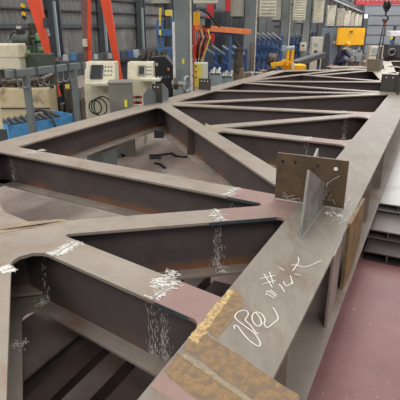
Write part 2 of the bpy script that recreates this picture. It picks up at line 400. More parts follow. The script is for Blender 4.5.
# diagonals
def at(u, v): return flat(U(u, v, ZT))
cutR = RL; cutL = LR
CR = (C.p - C.n*C.w/2, C.d)     # C right edge (n points left of travel)
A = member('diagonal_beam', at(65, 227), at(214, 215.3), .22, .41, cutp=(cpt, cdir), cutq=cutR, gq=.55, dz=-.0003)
Bm = member('diagonal_beam', at(65, 248), at(130, 275), .215, .45, cutp=(cpt, cdir), cutq=cutR, gq=.27, dz=-.0005)
D1p = at(0, 147.6); D1d = (at(218, 189) - D1p).normalized()
D1 = member('diagonal_beam', D1p - D1d*.3, at(218, 189), .228, .37, cutq=cutR, gq=.52, dz=-.0002)
E = member('diagonal_beam', at(163, 104.5), at(265, 169.5), .215, .41, cutp=(T(0, nL), S_DIR), cutq=cutR, gq=.3, dz=-.0005)
Ecut = (E.p + E.n*0, E.d)
F1 = member('diagonal_beam', at(207, 127), at(345, 115.8), .2, .38, cutp=Ecut, cutq=cutR, gp=0, gq=.5, dz=-.0006)
F2 = member('diagonal_beam', at(207, 127.5), at(330, 141), .2, .38, cutp=Ecut, cutq=cutR, gq=.45, dz=-.0008)
Gb = member('diagonal_beam', at(165, 103.6), at(335, 111.6), .19, .37, cutp=(T(0, nL), S_DIR), cutq=cutR, gq=.4, dz=-.0009)
Hc = member('diagonal_beam', at(172, 103), at(340, 95.6), .19, .37, cutp=(T(0, nL), S_DIR), cutq=cutR, dz=-.001)
I1 = member('diagonal_beam', at(212, 90), at(340, 92.4), .17, .36, cutp=(T(0, nL), S_DIR), cutq=cutR, dz=-.0011)
J1 = member('diagonal_beam', at(240, 82.2), at(340, 89), .17, .36, cutp=(T(0, nL), S_DIR), cutq=cutR, dz=-.0012)
R2cut = (R2.p + R2.n*.18, R2.d)
K1 = member('diagonal_beam', at(245, 81), at(370, 81.6), .18, .36, cutp=(T(0, nL), S_DIR), cutq=R2cut, dz=-.0011)
G2 = member('diagonal_beam', at(245, 80.6), at(356, 68.2), .18, .36, cutp=(T(0, nL), S_DIR), dz=-.0013)
H2 = member('diagonal_beam', at(302, 74.5), at(360, 79.2), .18, .36, cutq=R2cut, dz=-.0014)
I2 = member('diagonal_beam', at(312, 75.6), at(368, 70.6), .18, .36, cutq=R2cut, dz=-.0015)
# rounded corners at the nodes
zA, zB = ZT-.45, ZT-.41
fillet(edge(A, -1), A.d, edge(Bm, 1), Bm.d, .022, A.web)
fillet(edge(Bm, -1), Bm.d, CR, -C.d, .105, Bm.web, both=[ZT-.45], rlow=.06)
fillet(edge(A, -1), -A.d, RL, -S_DIR, .05, A.web, M_pink, both=[ZT-.41])
fillet(edge(A, 1), -A.d, edge(D1, -1), -D1.d, .034, A.web, M_pink, dz=.0008)
fillet(edge(Bm, -1), -Bm.d, RL, -S_DIR, .06, Bm.web, M_pink)
fillet(edge(D1, 1), -D1.d, edge(E, -1), -E.d, .03, D1.web, M_pink)
fillet(edge(F1, -1), F1.d, edge(F2, 1), F2.d, .02, F1.web)
fillet(edge(F2, -1), F2.d, edge(E, 1), E.d, .08, F2.web)
fillet(edge(F2, -1), -F2.d, RL, -S_DIR, .12, F2.web)
fillet(edge(F2, 1), -F2.d, RL, S_DIR, .12, F2.web)
fillet(edge(F1, -1), -F1.d, RL, -S_DIR, .12, F1.web)
fillet(edge(D1, 1), D1.d, LR, S_DIR, .05, D1.web)
fillet(edge(E, -1), E.d, LR, -S_DIR, .05, E.web)
# node plate in the triangle where three diagonals meet the near chord
def tri(pts, m, par, dz=.0004):
    MB().prism([flat(p) + Vector((0, 0, ZT+dz-TF)) for p in pts], (0, 0, TF)).build('gusset_plate', m, par)
tri([isect(*edge(A, 1), *edge(D1, -1)), isect(*edge(A, 1), *RL), isect(*edge(D1, -1), *RL)], M_pink, A.web)
tri([isect(*edge(D1, 1), *edge(E, -1)), isect(*edge(D1, 1), *RL), isect(*edge(E, -1), *RL)], M_pink, D1.web)
tri([at(0, 236), at(30, 228), at(62, 231), at(66, 240), at(50, 245), at(8, 248)], M_topd, A.web, .0003)
def cut_edge(mem, side, t0, t1):
    e = isect(mem.p + mem.n*side*mem.w/2, mem.d, *RL); o = mem.n*side*.0012
    a, b = e - mem.d*t1 + o, e - mem.d*t0 + o
    MB().prism([a + Vector((0, 0, ZT-TF-.004)), b + Vector((0, 0, ZT-TF-.004)), b + Vector((0, 0, ZT-.002)), a + Vector((0, 0, ZT-.002))], o).build('cut_edge', M_cut, mem.web)
cut_edge(A, -1, .06, .55); cut_edge(Bm, -1, .07, .27); cut_edge(D1, -1, .25, .52)
# chord N1 seams
for (u, v, u2, v2) in ((1, 272, 13, 268), (52, 257, 78, 241)):
    a, b = at(u, v), at(u2, v2); c = (a+b)/2; nn = (b-a).normalized(); dd = Vector((nn.y, -nn.x, 0)); w = (b-a).length
    seam(c, dd, nn, w, ZT, C.web); scuff(c, dd, nn, w, ZT, C.web, 60, .045)
c = at(36, 152); seam(c, D1.d, D1.n, .22, ZT, D1.web); scuff(c, D1.d, D1.n, .22, ZT, D1.web, 20)
webscuff(D1.p + D1.d*.47 - D1.n*.011, D1.d, ZT-.33, ZT-.05, D1.web, 60)
bq = isect(Bm.p, Bm.d, cpt, cdir)
webscuff(bq + Bm.d*.62 - Bm.n*.011, Bm.d, ZT-.42, ZT-.04, Bm.web, 40)
for t_ in (.02, -.05): webscuff(Bm.q - Bm.d*0 + Bm.d*(isect(Bm.p, Bm.d, *RL)-Bm.q).dot(Bm.d) - Bm.d*(.34+t_) - Bm.n*.012, Bm.d, ZT-.42, ZT-.1, Bm.web, 110)
zf = ZT-.45+TF
pts = [bq + Bm.d*x - Bm.n*.013 + Vector((0, 0, zf+.004)) for x in [.2+.02*i for i in range(30)]]
MB().tube([p + Vector((0, 0, random.uniform(-.001, .002))) for p in pts[:23]], .008, 6).build('weld_seam', M_weld, Bm.web, smooth=True)
def scuff_low(c, d, n, w, z, par): scuff(c, d, n, w, z, par, 16, .03)
scuff_low(bq + Bm.d*.62 - Bm.n*.06, Bm.d, Bm.n, .1, zf, Bm.web)
c = flat(U(20, 345, zf)); scuff_low(c, C.d, C.n, .1, zf, C.web)
aq = isect(A.p, A.d, *RL); webscuff(aq - A.d*.55 - A.n*.012, A.d, ZT-.38, ZT-.05, A.web, 120); scuff_low(aq - A.d*.53 - A.n*.06, A.d, A.n, .1, ZT-.41+TF, A.web)
for mem in (F1, F2, Gb):
    e_ = isect(mem.p, mem.d, *RL); webscuff(e_ - mem.d*.48 - mem.n*.012, mem.d, ZT-.34, ZT-.04, mem.web, 60)
# web stiffeners of chords
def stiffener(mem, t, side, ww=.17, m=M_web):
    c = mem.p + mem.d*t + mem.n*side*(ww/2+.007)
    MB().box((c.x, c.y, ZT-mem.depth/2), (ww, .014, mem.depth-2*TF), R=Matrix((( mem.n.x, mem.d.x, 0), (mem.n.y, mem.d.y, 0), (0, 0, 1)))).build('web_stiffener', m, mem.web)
def sR(u, v): return (at(u, v) - R.p).dot(R.d)
for (u, v) in ((294, 342), (338, 248), (376, 172), (388, 146)): stiffener(R, sR(u, v), -1, .18, M_low)
stiffener(E, (at(193, 125) - E.p).dot(E.d), -1, .1)
# end plate welded along the right side of the near chord
a, b = at(347.5, 225), at(362, 199.5)
MB().prism([a + Vector((0, 0, .23)), b + Vector((0, 0, .42)), b + Vector((0, 0, ZT+.012)), a + Vector((0, 0, ZT+.012))], -N_DIR*.022).build('side_plate', mat('brown_rust_plate', sr(134, 108, 72), .7, .1, .3, 14, sr(92, 76, 58), .42, 9), truss, .002)['label'] = 'rusty yellow side plate'
a2, b2 = at(334.5, 256), at(343, 237)
MB().prism([a2 + Vector((0, 0, .3)), b2 + Vector((0, 0, .3)), b2 + Vector((0, 0, ZT-.002)), a2 + Vector((0, 0, ZT-.002))], N_DIR*.014).build('side_plate', M_low, truss)
# upright connection plates
def conn(c, wid, hgt, pent, m, holes, stiff_m=M_stiff, th=.02, rear=True, hole_m=None):
    """perforated plate across the chord with five-sided stiffeners in front and behind"""
    c = flat(c); hx = -N_DIR
    mb = MB(); z0 = ZT
    pl = mb.prism([c + hx*(-wid/2) + Vector((0, 0, z0)), c + hx*(wid/2) + Vector((0, 0, z0)), c + hx*(wid/2) + Vector((0, 0, z0+hgt)), c - hx*(wid/2) + Vector((0, 0, z0+hgt))], S_DIR*th).build('connection_plate', m, truss, .002)
    for (t, dn) in holes:
        q = c + hx*(wid*(t-.5)) + Vector((0, 0, z0+hgt-dn)) - S_DIR*.001; MB().cyl(q, q + S_DIR*(th+.002), .012, 14).build('bolt_hole', hole_m or M_black, pl)
    for q in ([] if not pent else [0, 1]):
        sg = -1 if q == 0 else 1; L0, h1, h2, off = pent[q]
        o = c + (S_DIR*th if sg > 0 else Vector()) + hx*off
        P = [o, o + S_DIR*sg*L0, o + S_DIR*sg*(L0*.86) + Vector((0, 0, h1)), o + Vector((0, 0, h2))]
        MB().prism([x + Vector((0, 0, z0)) - hx*.008 for x in P], hx*.016).build('stiffener_plate', stiff_m, pl, .0015)
        MB().tube([o + hx*.011 + Vector((0, 0, z0)), o + S_DIR*sg*L0 + hx*.011 + Vector((0, 0, z0))], .008, 6).build('weld_seam', M_weld, pl)
    MB().tube([c - hx*(wid/2) - S_DIR*.004 + Vector((0, 0, z0)), c + hx*(wid/2) - S_DIR*.004 + Vector((0, 0, z0))], .008, 6).build('weld_seam', M_weld, pl)
    return pl
cc = (at(273.8, 199.6) + at(343.5, 208))/2
pl = conn(cc, .5, .35, [(.6, .41, .17, .1), (.5, .3, .12, -.06)], M_plate, [(.09, .06), (.27, .055), (.59, .06)])
q = cc - N_DIR*(.5*.34) + Vector((0, 0, ZT+.285)) - S_DIR*.0015; MB().cyl(q, q + S_DIR*.001, .014, 14).build('bolt_hole', M_scuff, pl)
def onplate(t, h): return cc - N_DIR*(.5*(t-.5)) + Vector((0, 0, ZT+h)) - S_DIR*.003
for st in ([(.13, .06), (.2, .03), (.3, .05), (.26, .02), (.36, .03), (.4, .015)], [(.12, .035), (.22, .012), (.32, .02)], [(.72, .16), (.8, .2), (.9, .24)], [(.7, .1), (.78, .14), (.74, .08), (.82, .1), (.77, .05), (.85, .06), (.88, .03)], [(.75, .18), (.72, .05)]):
    MB().tube([onplate(*p) for p in st], .0016, 5).build('chalk_mark', M_scuffd, pl)
conn(at(390.5, 92.6), .40, .34, [(.01, .01, .01, 0), (.4, .3, .1, .1)], M_plated, [(.22, .06), (.52, .06)], hole_m=M_scuff)
q = flat(U(397.5, 94.5, ZT)); MB().cyl(q + Vector((0, 0, ZT)), q + Vector((0, 0, ZT+.62)), .03).build('guide_post', M_oil, truss)
conn(at(372.8, 71.4), .34, .33, [(.01, .01, .01, 0), (.3, .2, .1, .1)], M_wood, [])
q = flat(U(380.6, 70, ZT)); MB().cyl(q + Vector((0, 0, ZT)), q + Vector((0, 0, ZT+.36)), .035).build('guide_post', M_stiff, truss)
conn(at(157.2, 103), .19, .31, None, M_plated, [(.3, .05), (.62, .05)], hole_m=M_scuff)
pa = at(143.5, 105.5); vx = (at(158, 102.6) - pa)
MB().prism([pa + Vector((0, 0, ZT)), pa + vx + Vector((0, 0, ZT)), pa + vx + Vector((0, 0, ZT+.13)), pa + vx*.4 + Vector((0, 0, ZT+.29)), pa + Vector((0, 0, ZT+.16))], (0, .016, 0)).build('stiffener_plate', M_grey, truss)
pa = at(161, 102); vx = (at(168.5, 99.8) - pa)
MB().prism([pa + Vector((0, 0, ZT)), pa + vx + Vector((0, 0, ZT)), pa + vx + Vector((0, 0, ZT+.17)), pa + vx*.3 + Vector((0, 0, ZT+.3)), pa + Vector((0, 0, ZT+.3))], (0, .016, 0)).build('stiffener_plate', M_grey, truss)
conn(at(204.5, 90.4), .26, .23, None, M_plated, [(.25, .05), (.5, .05), (.75, .05)], hole_m=M_scuff)
# rust and weld strip on near chord
def patch(pts, m, name, z=ZT, n=7, j=.003, par=None):
    out = []
    P = [at(*p) for p in pts]
    for i in range(len(P)):
        a, b = P[i], P[(i+1) % len(P)]
        for k in range(n):
            q = a.lerp(b, k/n); out.append(q + Vector((random.gauss(0, j), random.gauss(0, j), z)))
    return MB().prism(out, (0, 0, .0014)).build(name, m, par or R.web)
patch([(183, 347), (200, 330), (300, 397), (286, 424)], M_rust, 'rust_stain')
patch([(165, 371), (178, 352), (262, 410), (240, 440)], M_rust, 'rust_stain')
patch([(203, 326), (236, 290), (244, 300), (240, 310), (217, 340)], M_rust, 'rust_stain')
patch([(197, 327), (228, 290), (236, 291), (205, 331)], M_rustp, 'paint_smear', z=ZT+.0012, j=.003)
patch([(188, 338), (200, 325), (208, 332), (196, 344)], M_rustp, 'paint_smear', z=ZT+.0013, j=.003)
patch([(150, 386), (162, 372), (245, 432), (232, 440)], M_pink, 'primer_patch', z=ZT-.0006, j=.003)
a, b = at(181, 354), at(275, 418)
MB().tube([a.lerp(b, i/24) + Vector((random.gauss(0, .002), random.gauss(0, .002), ZT+.001)) for i in range(25)], .014, 8, flat=.005).build('weld_seam', mat('rusty_weld', sr(146, 130, 104), .6, .1, .3, 60, bump=.5), R.web, smooth=True)
patch([(-3, 225), (30, 221.5), (66, 219), (66, 222.5), (34, 228), (-3, 234)], M_tan, 'rust_stain', par=A.web, j=.003)
patch([(-3, 230.5), (34, 226), (64, 221), (34, 228)], M_rust, 'paint_smear', z=ZT+.0012, par=A.web, j=.003)
patch([(205, 123), (214, 127), (222, 131), (214, 131.5), (206, 126.5)], M_tan, 'rust_stain', par=E.web, j=.003)
for cu, cv, L_, kk in ((164, 279, .14, 44), (66, 249, .13, 36)):
    scuff(at(cu, cv), Bm.d, Bm.n, .2, ZT, Bm.web, kk, .035)
# chalk writing on the near chord
def smooth(p, k=5):
    o = []; n = len(p)
    for i in range(n-1):
        a, b, c, d = p[max(0, i-1)], p[i], p[i+1], p[min(n-1, i+2)]
        for j in range(k):
            t = j/k; o.append(tuple(.5*(2*b[m] + (c[m]-a[m])*t + (2*a[m]-5*b[m]+4*c[m]-d[m])*t*t + (3*b[m]-a[m]-3*c[m]+d[m])*t**3) for m in (0, 1)))
    return o + [p[-1]]
def ck(x, y): return U(225 + x/3.636, 240 + y/3.636, ZT+.002)
for st in ([(36, 322), (33, 312), (45, 312), (62, 335), (90, 366), (122, 386), (127, 372), (108, 340), (66, 308), (38, 284), (42, 266), (62, 256), (80, 258), (84, 272), (74, 290), (92, 310), (112, 336), (122, 340)],
           [(112, 262), (100, 272), (100, 292), (116, 312), (132, 306), (128, 284), (112, 262), (132, 268), (146, 290), (142, 304), (154, 318), (176, 302), (192, 288), (190, 272), (178, 250), (172, 246)],
           [(152, 190), (158, 186), (186, 206)], [(148, 199), (154, 196), (180, 212)], [(164, 180), (188, 200)],
           [(128, 140), (182, 128)], [(136, 160), (186, 146)], [(142, 124), (172, 172)], [(162, 116), (176, 158)],
           [(196, 160), (206, 170), (216, 188)], [(212, 150), (222, 166), (238, 160), (246, 150)], [(238, 130), (246, 160)], [(196, 98), (214, 110)],
           [(266, 62), (268, 78), (252, 104), (244, 112)], [(240, 92), (262, 90), (284, 98), (310, 92), (350, 74)], [(252, 122), (274, 128)]):
    MB().tube([ck(*p) for p in (smooth(st) if len(st) > 2 else st)], .0024, 6, flat=.001).build('chalk_mark', M_white, R.web)
for (u, v) in ((306, 196), (326, 206)): scuff(at(u+8, v+8), S_DIR, N_DIR, .12, ZT, R.web, 12, .06)
m = MB()
for i in range(26):
    q = U(random.uniform(330, 352), random.uniform(200, 225), ZT+.001); v = Vector((random.uniform(.02, .07), random.uniform(.02, .09), 0)); m.bar(q, q+v, .002, .001)
m.build('chalk_scratches', M_scuff, R.web)['kind'] = 'stuff'

# stools and blocks that carry the truss
def support(c, top, w, label):
    c = flat(c); t = thing('support_block', label, 'support block', c, 'support blocks under the truss')
    MB().box(c + Vector((0, 0, top/2)), (w, w, top-.04), rz=-AZ).build('body', M_grey, t, .006)
    MB().box(c + Vector((0, 0, top-.01)), (w+.04, w+.04, .02), rz=-AZ).build('cap_plate', M_oil, t)
    MB().box(c + Vector((0, 0, .01)), (w+.04, w+.04, .02), rz=-AZ).build('foot_plate', M_oil, t)
def onL(Y): s = (Y - nL*N_DIR.y)/S_DIR.y; return T(s, nL)
support(onL(6.3), ZT-dL, .3, 'grey block carrying the far chord of the truss beside the blue tray')
support(T(sLE-1, nL), ZT-dL, .3, 'grey block under the far end of the far chord')
support(T(5.9, nR), ZT-dR, .3, 'grey block under the middle of the near chord')
support(T(9.2, nR), ZT-dR, .3, 'grey block under the far end of the near chord')
support(T(.8, nR), ZT-dR, .3, 'grey block under the near tip of the chord at the camera')

# ------------------------------------------------------------------ steel lying on the floor
def hbeam(name, label, s0, s1, n0, n1, z0, z1, group, tf=.014, mt=M_low, mw=M_web, cat='beam'):
    nm = (n0+n1)/2; w = abs(n1-n0); t = thing(name, label, cat, T(s0, nm, z0), group)
    def bx(ss0, ss1, w_, a, b, nn, m):
        MB().prism([T(ss0, nm-w_/2, a), T(ss1, nm-w_/2, a), T(ss1, nm+w_/2, a), T(ss0, nm+w_/2, a)], (0, 0, b-a)).build(nn, m, t)
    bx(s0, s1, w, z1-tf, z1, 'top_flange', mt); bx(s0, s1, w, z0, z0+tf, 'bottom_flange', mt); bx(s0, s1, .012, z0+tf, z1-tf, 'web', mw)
    return t
def nz(u, v, z): return sn(U(u, v, z))
# lower left, under the truss
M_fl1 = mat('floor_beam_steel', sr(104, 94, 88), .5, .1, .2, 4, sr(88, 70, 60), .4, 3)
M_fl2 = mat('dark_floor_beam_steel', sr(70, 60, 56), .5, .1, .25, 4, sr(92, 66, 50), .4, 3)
zz = .2
ns = [nz(75, 337, zz)[1], nz(84, 341, zz)[1], nz(97, 350, zz)[1], nz(107, 355, zz)[1], nz(124, 363, zz)[1], nz(131, 369, zz)[1], nz(170, 395, zz)[1]]
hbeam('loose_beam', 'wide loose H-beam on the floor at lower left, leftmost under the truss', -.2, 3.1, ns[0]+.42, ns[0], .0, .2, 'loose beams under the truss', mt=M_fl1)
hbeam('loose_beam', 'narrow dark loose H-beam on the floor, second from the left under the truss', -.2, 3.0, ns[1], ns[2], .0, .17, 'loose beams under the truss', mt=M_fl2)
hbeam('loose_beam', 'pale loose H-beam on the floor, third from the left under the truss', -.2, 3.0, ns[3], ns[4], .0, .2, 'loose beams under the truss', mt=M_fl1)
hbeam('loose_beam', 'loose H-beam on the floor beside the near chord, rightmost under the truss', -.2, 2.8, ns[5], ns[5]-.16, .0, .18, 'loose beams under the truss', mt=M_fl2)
# right hand stack
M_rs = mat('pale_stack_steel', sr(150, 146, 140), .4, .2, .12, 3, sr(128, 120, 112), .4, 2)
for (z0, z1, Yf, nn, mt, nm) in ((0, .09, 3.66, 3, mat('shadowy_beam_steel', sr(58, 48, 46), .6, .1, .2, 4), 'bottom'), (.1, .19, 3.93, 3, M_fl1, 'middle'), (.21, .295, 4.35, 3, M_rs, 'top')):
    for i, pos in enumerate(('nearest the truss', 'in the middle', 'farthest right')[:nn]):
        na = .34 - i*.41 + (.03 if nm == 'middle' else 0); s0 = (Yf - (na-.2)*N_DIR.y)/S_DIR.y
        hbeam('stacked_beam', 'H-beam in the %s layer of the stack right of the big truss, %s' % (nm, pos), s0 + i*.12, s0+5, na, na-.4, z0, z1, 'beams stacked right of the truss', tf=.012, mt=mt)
# second truss at the right edge
t2 = thing('small_truss', 'second pale steel truss lying behind the stack at the right edge', 'truss', U(392, 64, .45))
def beam2(name, p, q, w, z1, d=.3):
    p, q = Vector(p), Vector(q); p.z = q.z = 0; dd = (q-p).normalized(); n_ = Vector((-dd.y, dd.x, 0))
    def pr(w_, a, b, nm, m, par): return MB().prism([p+n_*w_/2+Vector((0, 0, a)), q+n_*w_/2+Vector((0, 0, a)), q-n_*w_/2+Vector((0, 0, a)), p-n_*w_/2+Vector((0, 0, a))], (0, 0, b-a)).build(nm, m, par)
    wb_ = pr(.02, z1-d+.02, z1-.02, name, M_web, t2); pr(w, z1-.02, z1, 'top_flange', M_topd, wb_); pr(w, z1-d, z1-.02-d+.04, 'bottom_flange', M_low, wb_)
for (a, b, w) in (((386.5, 61), (391, 73), .3), ((386, 61.3), (440, 60.2), .26), ((388, 66.2), (440, 70), .26), ((391, 73), (440, 70.6), .26), ((391, 73), (440, 84), .26)):
    beam2('truss_beam', U(*a, .72), U(*b, .72), w, .72)
for (u, v) in ((390, 71), (436, 61), (436, 80)):
    c = U(u, v, .42); support(c, .42, .2, 'grey block under the second truss, %s' % {390: 'at its left corner', 436: 'at its right'}[u] + (' far side' if v == 61 else ' near side' if v == 80 else ''))

# scrap on the floor in the middle opening
def scrap(name, label, pts, r, flat_=None):
    tag(MB().tube([U(u, v, .012) for u, v in pts], r, 6, flat=flat_ or .012).build(name, M_black), label, 'scrap', 'scrap on the floor inside the truss')
scrap('steel_offcut', 'black crooked steel offcut in the middle of the truss opening', [(149, 155), (158, 155), (166, 154), (172, 153), (176, 156), (186, 157), (190, 154)], .035)
scrap('steel_offcut', 'short black curved steel offcut nearest the long diagonal beam', [(155, 163), (160, 164), (165, 168)], .03)
scrap('steel_offcut', 'small thick black steel offcut beside the far left beam', [(116, 155.5), (121, 156), (125, 155)], .06, .04)
scrap('steel_offcut', 'tiny black block lying at the foot of the crooked offcut', [(150, 157.5), (161, 158)], .05, .03)
q = T(sn(at(160, 116))[0], sn(at(160, 116))[1], 0)
p = W(159, 134, 5.7); t = MB().box((p.x, p.y, p.z), (.12, .03, .1)); o = t.build('bolt_lug', M_black, truss); 

# ------------------------------------------------------------------ left foreground machinery
# grey hook rack
a, b = W(7, 73.5, 6.3), W(84, 66, 7.8); a.z = b.z = (a.z+b.z)/2
t = thing('hook_rack', 'grey square-tube rack with hanging hooks in front of the beige machines', 'rack', (a.x, a.y, 0))
MB().bar(a, b, .09, .10).build('crossbar', M_grey, t, .006)
dirr = (b-a).normalized()
for (f, nm) in ((.2, 'leg'), (.83, 'leg')):
    q = a.lerp(b, f); MB().bar(Vector((q.x, q.y, 0)), q, .09).build('leg', M_grey, t, .006)
    MB().box((q.x, q.y, .008), (.2, .2, .016)).build('foot_plate', M_grey, t)
for i, f in enumerate((.06, .31, .55, .73, .93)):
    q = a.lerp(b, f); MB().bar(q - dirr*.02, q + dirr*.02, .1, .115).build('band', M_dgrey, t)
for i, f in enumerate((.1, .16, .34, .42, .6, .68, .77)):
    q = a.lerp(b, f) + Vector((0, 0, -.05)); pts = [q, q + Vector((0, 0, -.12))] + [q + Vector((.035-.035*math.cos(x), 0, -.12 - .035*math.sin(x))) for x in (.6, 1.2, 1.8, 2.4, 3.0, 3.6)]
    MB().tube(pts, .009, 6).build('hook', M_metal, t)
# beige machine
def bx(t, name, u0, v0, u1, v1, Y, dep, m, bev=.01, dy=0, rz=0):
    """box whose front fills a rectangle of the view at distance Y, dep metres deep"""
    a, b = W(u0, v0, Y), W(u1, v1, Y); c = (a+b)/2
    return MB().box((c.x, Y+dep/2+dy, c.z), (abs(b.x-a.x), dep, abs(b.z-a.z)), rz=rz).build(name, m, t, bev)
def ground(p): return Vector((p.x, p.y, 0))
t = thing('machine_tool', 'grimy beige machine tool with stepped bed at the left edge', 'machine', ground(W(15, 110, 8.6)))
a = W(-14, 43, 8.7); b = W(27, 68, 8.7)
bx(t, 'upper_cabinet', -18, 44, 21, 70, 8.9, .45, M_beige, .03)
bx(t, 'cabinet_seam', -18, 56.6, 21.2, 57.2, 8.89, .46, M_beiged, 0)
w0 = W(48, 88, 8.5); w1 = W(-14, 88, 8.5)
MB().box(((w0.x+w1.x)/2, 8.75, w0.z/2), (w0.x-w1.x, .5, w0.z)).build('bed', M_beiged, t, .03)
MB().box(((w0.x+w1.x)/2, 8.48, w0.z*.62), (w0.x-w1.x+.004, .02, .02)).build('bed_seam', M_oil, t)
MB().box((w1.x+.5, 9.35, .75), (1.0, .3, 1.5)).build('rear_column', M_greend, t, .01)
for i in range(9):
    p = W(2 + i*5.2, 84 - (i % 3)*3, 8.75); MB().cyl((p.x, 8.55, p.z-.02), (p.x + random.uniform(-.1, .1), 9.1, p.z + random.uniform(-.03, .05)), .03 + .012*(i % 3)).build('spindle_shaft', M_oil, t)
MB().cyl(W(3, 82, 8.6), W(40, 80, 8.6), .06).build('lead_screw', M_oil, t)
MB().cyl(W(20, 87.5, 8.55), W(54, 86, 8.7), .035).build('guide_rail', M_oil, t)
# pale panel at the left frame edge
t = thing('column_guard', 'pale beige upright guard panel at the left edge before the blue tray', 'panel', ground(W(0, 140, 5.75)))
a = W(-8, 90, 5.75); b = W(4.5, 145, 5.75)
MB().box(((a.x+b.x)/2, 5.78, a.z/2-.1), (b.x-a.x, .06, a.z+.0)).build('panel', M_beige, t, .008).location.z = .1
p = W(2, 136, 5.7); MB().box((p.x, 5.73, p.z), (.11, .03, .16)).build('hinge_bracket', M_dgrey, t, .004)
# blue tray
t = thing('chip_tray', 'bright blue steel tray full of dark bars behind the far chord', 'tray', ground(W(40, 130, 7.)))
a, b = W(7, 118.5, 6.75), W(72, 111, 7.65); a.z = b.z = .61
dv = (b-a); nv = Vector((-dv.y, dv.x, 0)).normalized(); 
def wallq(p, q, z0, z1, nm): MB().prism([flat(p)+Vector((0, 0, z0)), flat(q)+Vector((0, 0, z0)), flat(q)+Vector((0, 0, z1)), flat(p)+Vector((0, 0, z1))], nv*.02).build(nm, M_blue, t)
wallq(a, b, .0, .61, 'side_panel'); wallq(a + nv*.55, b + nv*.55, .0, .61, 'side_panel')
for q in (a, b): MB().bar(flat(q) + Vector((0, 0, .33)), flat(q) + nv*.55 + Vector((0, 0, .33)), .02, .61).build('end_panel', M_blue, t)
MB().prism([flat(x)+Vector((0, 0, .3)) for x in (a, b, b+nv*.55, a+nv*.55)], (0, 0, .02)).build('bottom_panel', M_dgrey, t)
for i in range(9):
    f0 = .04 + i*.095; p = a.lerp(b, f0) + nv*.03; q = a.lerp(b, f0 + .12) + nv*.5; p.z = .61; q.z = .63
    tag(MB().bar(p, q, .045, .03).build('loose_bar', M_oil), 'dark flat bar lying in the blue tray, %s from its left end' % ORD[i], 'bar', 'bars in the blue tray')
hp = [W(33, 112, 7.2), W(40, 110, 7.2), W(47, 112, 7.1), W(52, 118, 7.0), W(55, 126, 6.95), W(57, 134, 6.9), W(58, 139, 6.9)]
tag(MB().tube(hp, .022, 8).build('rubber_hose', M_rubber, smooth=True), 'black rubber hose hanging over the blue tray', 'hose')
# green machine
t = thing('green_machine', 'green geared machine head with dark motor behind the beige machine', 'machine', ground(W(35, 100, 11)))
bx(t, 'gear_housing', 26, 47, 46, 63, 11, .25, M_green, .03)
bx(t, 'head', 14, 35, 41, 43, 11, .3, M_greend, .04)
bx(t, 'ram', 30, 40, 37, 62, 10.9, .2, M_greend, .03)
bx(t, 'green_cover', 35, 33, 44, 41, 10.9, .2, M_green, .02)
bx(t, 'side_cover', 45, 50, 48, 62, 10.95, .15, M_green, .02)
bx(t, 'left_cover', 27, 50, 31, 60, 10.88, .1, mat('light_machine_green', sr(130, 176, 116), .5), .01)
p = W(35, 63, 11.4); MB().box((p.x, 11.5, p.z/2), (.45, .5, p.z)).build('pedestal', M_greend, t, .02)
p = W(23, 40, 10.9); MB().cyl((p.x-.18, 10.85, p.z), (p.x+.16, 10.85, p.z), .13).build('motor', M_greend, t)
p = W(31, 30, 11); MB().cyl((p.x, 11.1, p.z-.2), (p.x, 11.1, p.z+.14), .08).build('spindle_cap', M_oil, t)
bx(t, 'lamp_head', 15.5, 29, 24, 35, 10.8, .1, M_black, .01); bx(t, 'name_plate', 16, 26, 21, 28.6, 10.79, .02, M_cream, 0)
MB().tube([W(10, 40, 10.7), W(10.5, 36, 10.7), W(13, 33, 10.7), W(17, 31.5, 10.7)], .015, 6).build('cable', M_rubber, t)
bx(t, 'dial', 38, 50, 43, 57, 10.94, .05, M_oil, .01)
# gantry crane
t = thing('gantry_crane', 'orange-red gantry crane on splayed tapering legs at the upper left', 'crane', ground(W(90, 100, 12)))
def leg(p, q, w, w2, nm, m, dep=.16):
    p, q = Vector(p), Vector(q); MB().bar(p, q, w, dep, up=(0, 1, 0), w2=w2, t2=dep*.8).build(nm, m, t, .006)
def ray_leg(u0, v0, u1, v1, Y, w0, w1, nm, m, ztop=4.6, zw=False):
    A, Bq = W(u0, v0, Y), W(u1, v1, Y); d = A-Bq; k = (ztop-Bq.z)/d.z; P = Bq + d*k; k2 = (0-Bq.z)/d.z; Q = Bq + d*k2
    wf = lambda z: w1 + (w0-w1)*(z-Bq.z)/d.z
    MB().bar(P, Bq, wf(ztop), .16, up=(0, 1, 0), w2=w1).bar(Bq, Q, w1, .16, up=(0, 1, 0), w2=max(.05, w1*.9)).build(nm, m, t); return P, Q
P1, Q1 = ray_leg(34.5, 0, 50.3, 62, 9.6, .235, .05, 'leg', M_orange)
P3, Q3 = ray_leg(105.5, 0, 118, 66, 12.6, .235, .11, 'leg', M_orange)
P2, Q2 = ray_leg(89.2, 0, 90, 62, 12.6, .06, .07, 'leg', M_orange)
A, Bq = W(84.6, 0, 12.6), W(87, 62, 12.6); d = A-Bq
leg(Bq + d*((4.6-Bq.z)/d.z), Bq + d*((0-Bq.z)/d.z), .2, .11, 'leg', M_brownp)
MB().bar(P1 + Vector((-1.5, -3, .2)), P3 + Vector((1.0, .4, .2)), .3, .45).build('girder', M_orange, t, .01)
for q in (Q1, Q2, Q3): MB().box((q.x, q.y, .06), (.3, .5, .12)).build('foot', M_black, t, .01)
bx(t, 'switch_box', 82, 39, 87, 47, 12.4, .12, M_cream, .01)
MB().cyl(W(46, 18, 9.4), W(46, 28, 9.4), .055).build('hoist_motor', M_dgrey, t); MB().cyl(W(47, 28, 9.4), W(49, 36, 9.4), .03).build('hoist_hook', M_metal, t)
